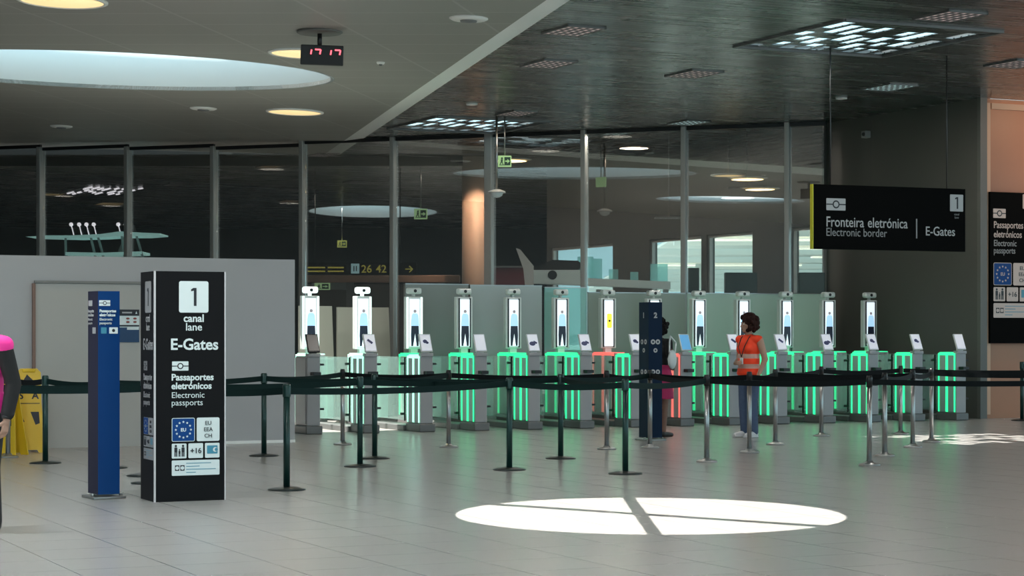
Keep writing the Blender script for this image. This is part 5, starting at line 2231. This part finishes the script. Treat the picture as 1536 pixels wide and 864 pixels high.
def man_pink():
    base = gp(-27, 797)
    mb = MB()
    torso(mb, 0, False, 1.12)
    for s in (-1, 1):
        limb(mb, [((s * 0.09, 0.01, 0.88), 0.09), ((s * 0.095, -0.012, 0.47), 0.056), ((s * 0.1, 0.02, 0.09), 0.04)])
        limb(mb, [((s * 0.1, 0.03, 0.05), 0.038), ((s * 0.108, -0.11, 0.036), 0.03), ((s * 0.11, -0.17, 0.03), 0.026)])
    limb(mb, [((0, 0.012, 1.38), 0.06), ((0, -0.005, 1.5), 0.054)])
    P, R = head(mb, (0, -0.015, 1.585), 0.0)
    for s in (-1, 1):
        limb(mb, [((s * 0.195, 0.015, 1.36), 0.055), ((s * 0.262, 0.05, 1.08), 0.042), ((s * 0.262, -0.02, 0.83), 0.029)])
        hand(mb, (s * 0.262, -0.02, 0.825), (0, -0.25, -0.95), (-s, 0, 0), (0, -1, 0.2), 0.6)
    body = put('person', remesh(mb, 0.0065, 'person', M_SKIN, 2))
    body.location = base
    body.rotation_euler = (0, 0, math.radians(-30))
    tag(body, 'person in a pink hi-vis vest over black sleeves, cut by the left edge', 'person')
    eyes(body, P, R)
    mb = MB()
    torso(mb, 0.016, False, 1.12)
    for s in (-1, 1):
        limb(mb, [((s * 0.195, 0.015, 1.36), 0.068), ((s * 0.262, 0.05, 1.08), 0.058), ((s * 0.262, -0.012, 0.865), 0.05)])
    put('black_shirt', remesh(mb, 0.008, 'black_shirt', M_BLKCLOTH, 3), body)
    mb = MB()
    torso(mb, 0.03, False, 1.12)
    mb.ball((0, 0.0, 1.08), (0.175, 0.135, 0.2), n=24)
    for s in (-1, 1):
        limb(mb, [((s * 0.06, 0.01, 1.385), 0.075), ((s * 0.205, 0.012, 1.362), 0.074)])
    put('hi_vis_vest', remesh(mb, 0.009, 'hi_vis_vest', M_PINK, 10), body)
    mb = MB()
    mb.ball((0, 0.01, 0.90), (0.17, 0.125, 0.125), n=24)
    for s in (-1, 1):
        limb(mb, [((s * 0.09, 0.01, 0.88), 0.1), ((s * 0.095, -0.012, 0.47), 0.072), ((s * 0.1, 0.015, 0.075), 0.062)])
    put('trousers', remesh(mb, 0.009, 'trousers', M_BLKCLOTH, 3), body)
    mb = MB()
    mb.ball(P(0, 0.022, 0.045), (0.083, 0.1, 0.09), n=20, rot=R)
    put('hair', remesh(mb, 0.01, 'hair', M_HAIRK, 1), body)
    mb = MB()
    for s in (-1, 1):
        limb(mb, [((s * 0.1, 0.035, 0.046), 0.046), ((s * 0.108, -0.1, 0.04), 0.042), ((s * 0.11, -0.18, 0.034), 0.034)])
    put('shoe', remesh(mb, 0.008, 'shoe', M_KSHOE, 2), body)
    mb = MB()
    mb.lathe([(0.034, -0.012), (0.036, -0.012), (0.036, 0.012), (0.034, 0.012), (0.034, -0.012)], (0.262, -0.024, 0.845), n=24)
    part('wristband', mb, M_BLACK, body)


man_pink()

# ------------------------------------------------------------------ light of the halls' lamps, with added fill


def area(p, size, e, col, aim=None):
    l = bpy.data.lights.new('lamp_or_fill_light', 'AREA')
    l.shape = 'DISK'
    l.size = size
    l.energy = e
    l.color = col
    o = bpy.data.objects.new('lamp_or_fill_light', l)
    COL.objects.link(o)
    o.location = p
    if aim:
        o.rotation_euler = (Vector(aim) - Vector(p)).to_track_quat('-Z', 'Y').to_euler()
    return o


# warm spots washing the peach wall
for (s, e) in ((1.6, 17), (3.2, 30)):
    p = P_COR + U * s - V * 1.6
    area((p.x, p.y, Z_DARK - 0.15), 0.3, e, (1.0, 0.52, 0.30), (P_COR + U * (s + 0.3) + Vector((0, 0, 2.6))))

# unseen fill lights added nearer the camera, then the light of lamps in view
WHT = (1.0, 0.95, 0.88)
COOL = (0.90, 0.97, 1.0)
for x in (-9.0, -5.0, -1.5):  # fill without fixtures, added to brighten floor and hoarding
    for y in (9.0, 15.0, 21.0):
        e = {(-5.0, 15.0): 215, (-1.5, 15.0): 75, (-5.0, 9.0): 120, (-1.5, 9.0): 90, (-9.0, 21.0): 14}.get((x, y), 34)
        area((x, y, zw(x) - 0.05), 1.0, e, COOL if x < -2 else WHT)
for x, y in ((5.0, 9.0), (10.0, 9.0), (6.0, 16.0), (11.0, 16.0), (4.2, 21.0), (9.5, 21.5)):  # more added fill, over the right-hand floor
    area((x, y, Z_DARK - 0.05), 1.0, 75 if (x, y) in ((6.0, 16.0), (5.0, 9.0)) else 34, WHT)
for px, py, e, c in ((860, 45, 45, WHT), (1041, 110, 60, WHT), (1425, 23, 45, WHT), (1334, 130, 50, WHT), (775, 169, 14, (1.0, 0.8, 0.6))):
    p = cp(px, py)
    area((p.x, p.y, p.z - 0.06), 0.6, e, c)
for px, py in ((93, 0), (456, 79), (442, 167)):
    p = cpw(px, py)
    area((p.x, p.y, p.z - 0.06), 0.8, 14, (1.0, 0.7, 0.35))
for px, py, e in ((405, 249, 110), (434, 301, 160), (95, 290, 120), (165, 305, 160), (818, 221, 60), (712, 240, 80), (925, 199, 90)):
    p = cp(px, py)
    area((p.x, p.y, p.z - 0.08), 0.6, e, (1.0, 0.9, 0.78))
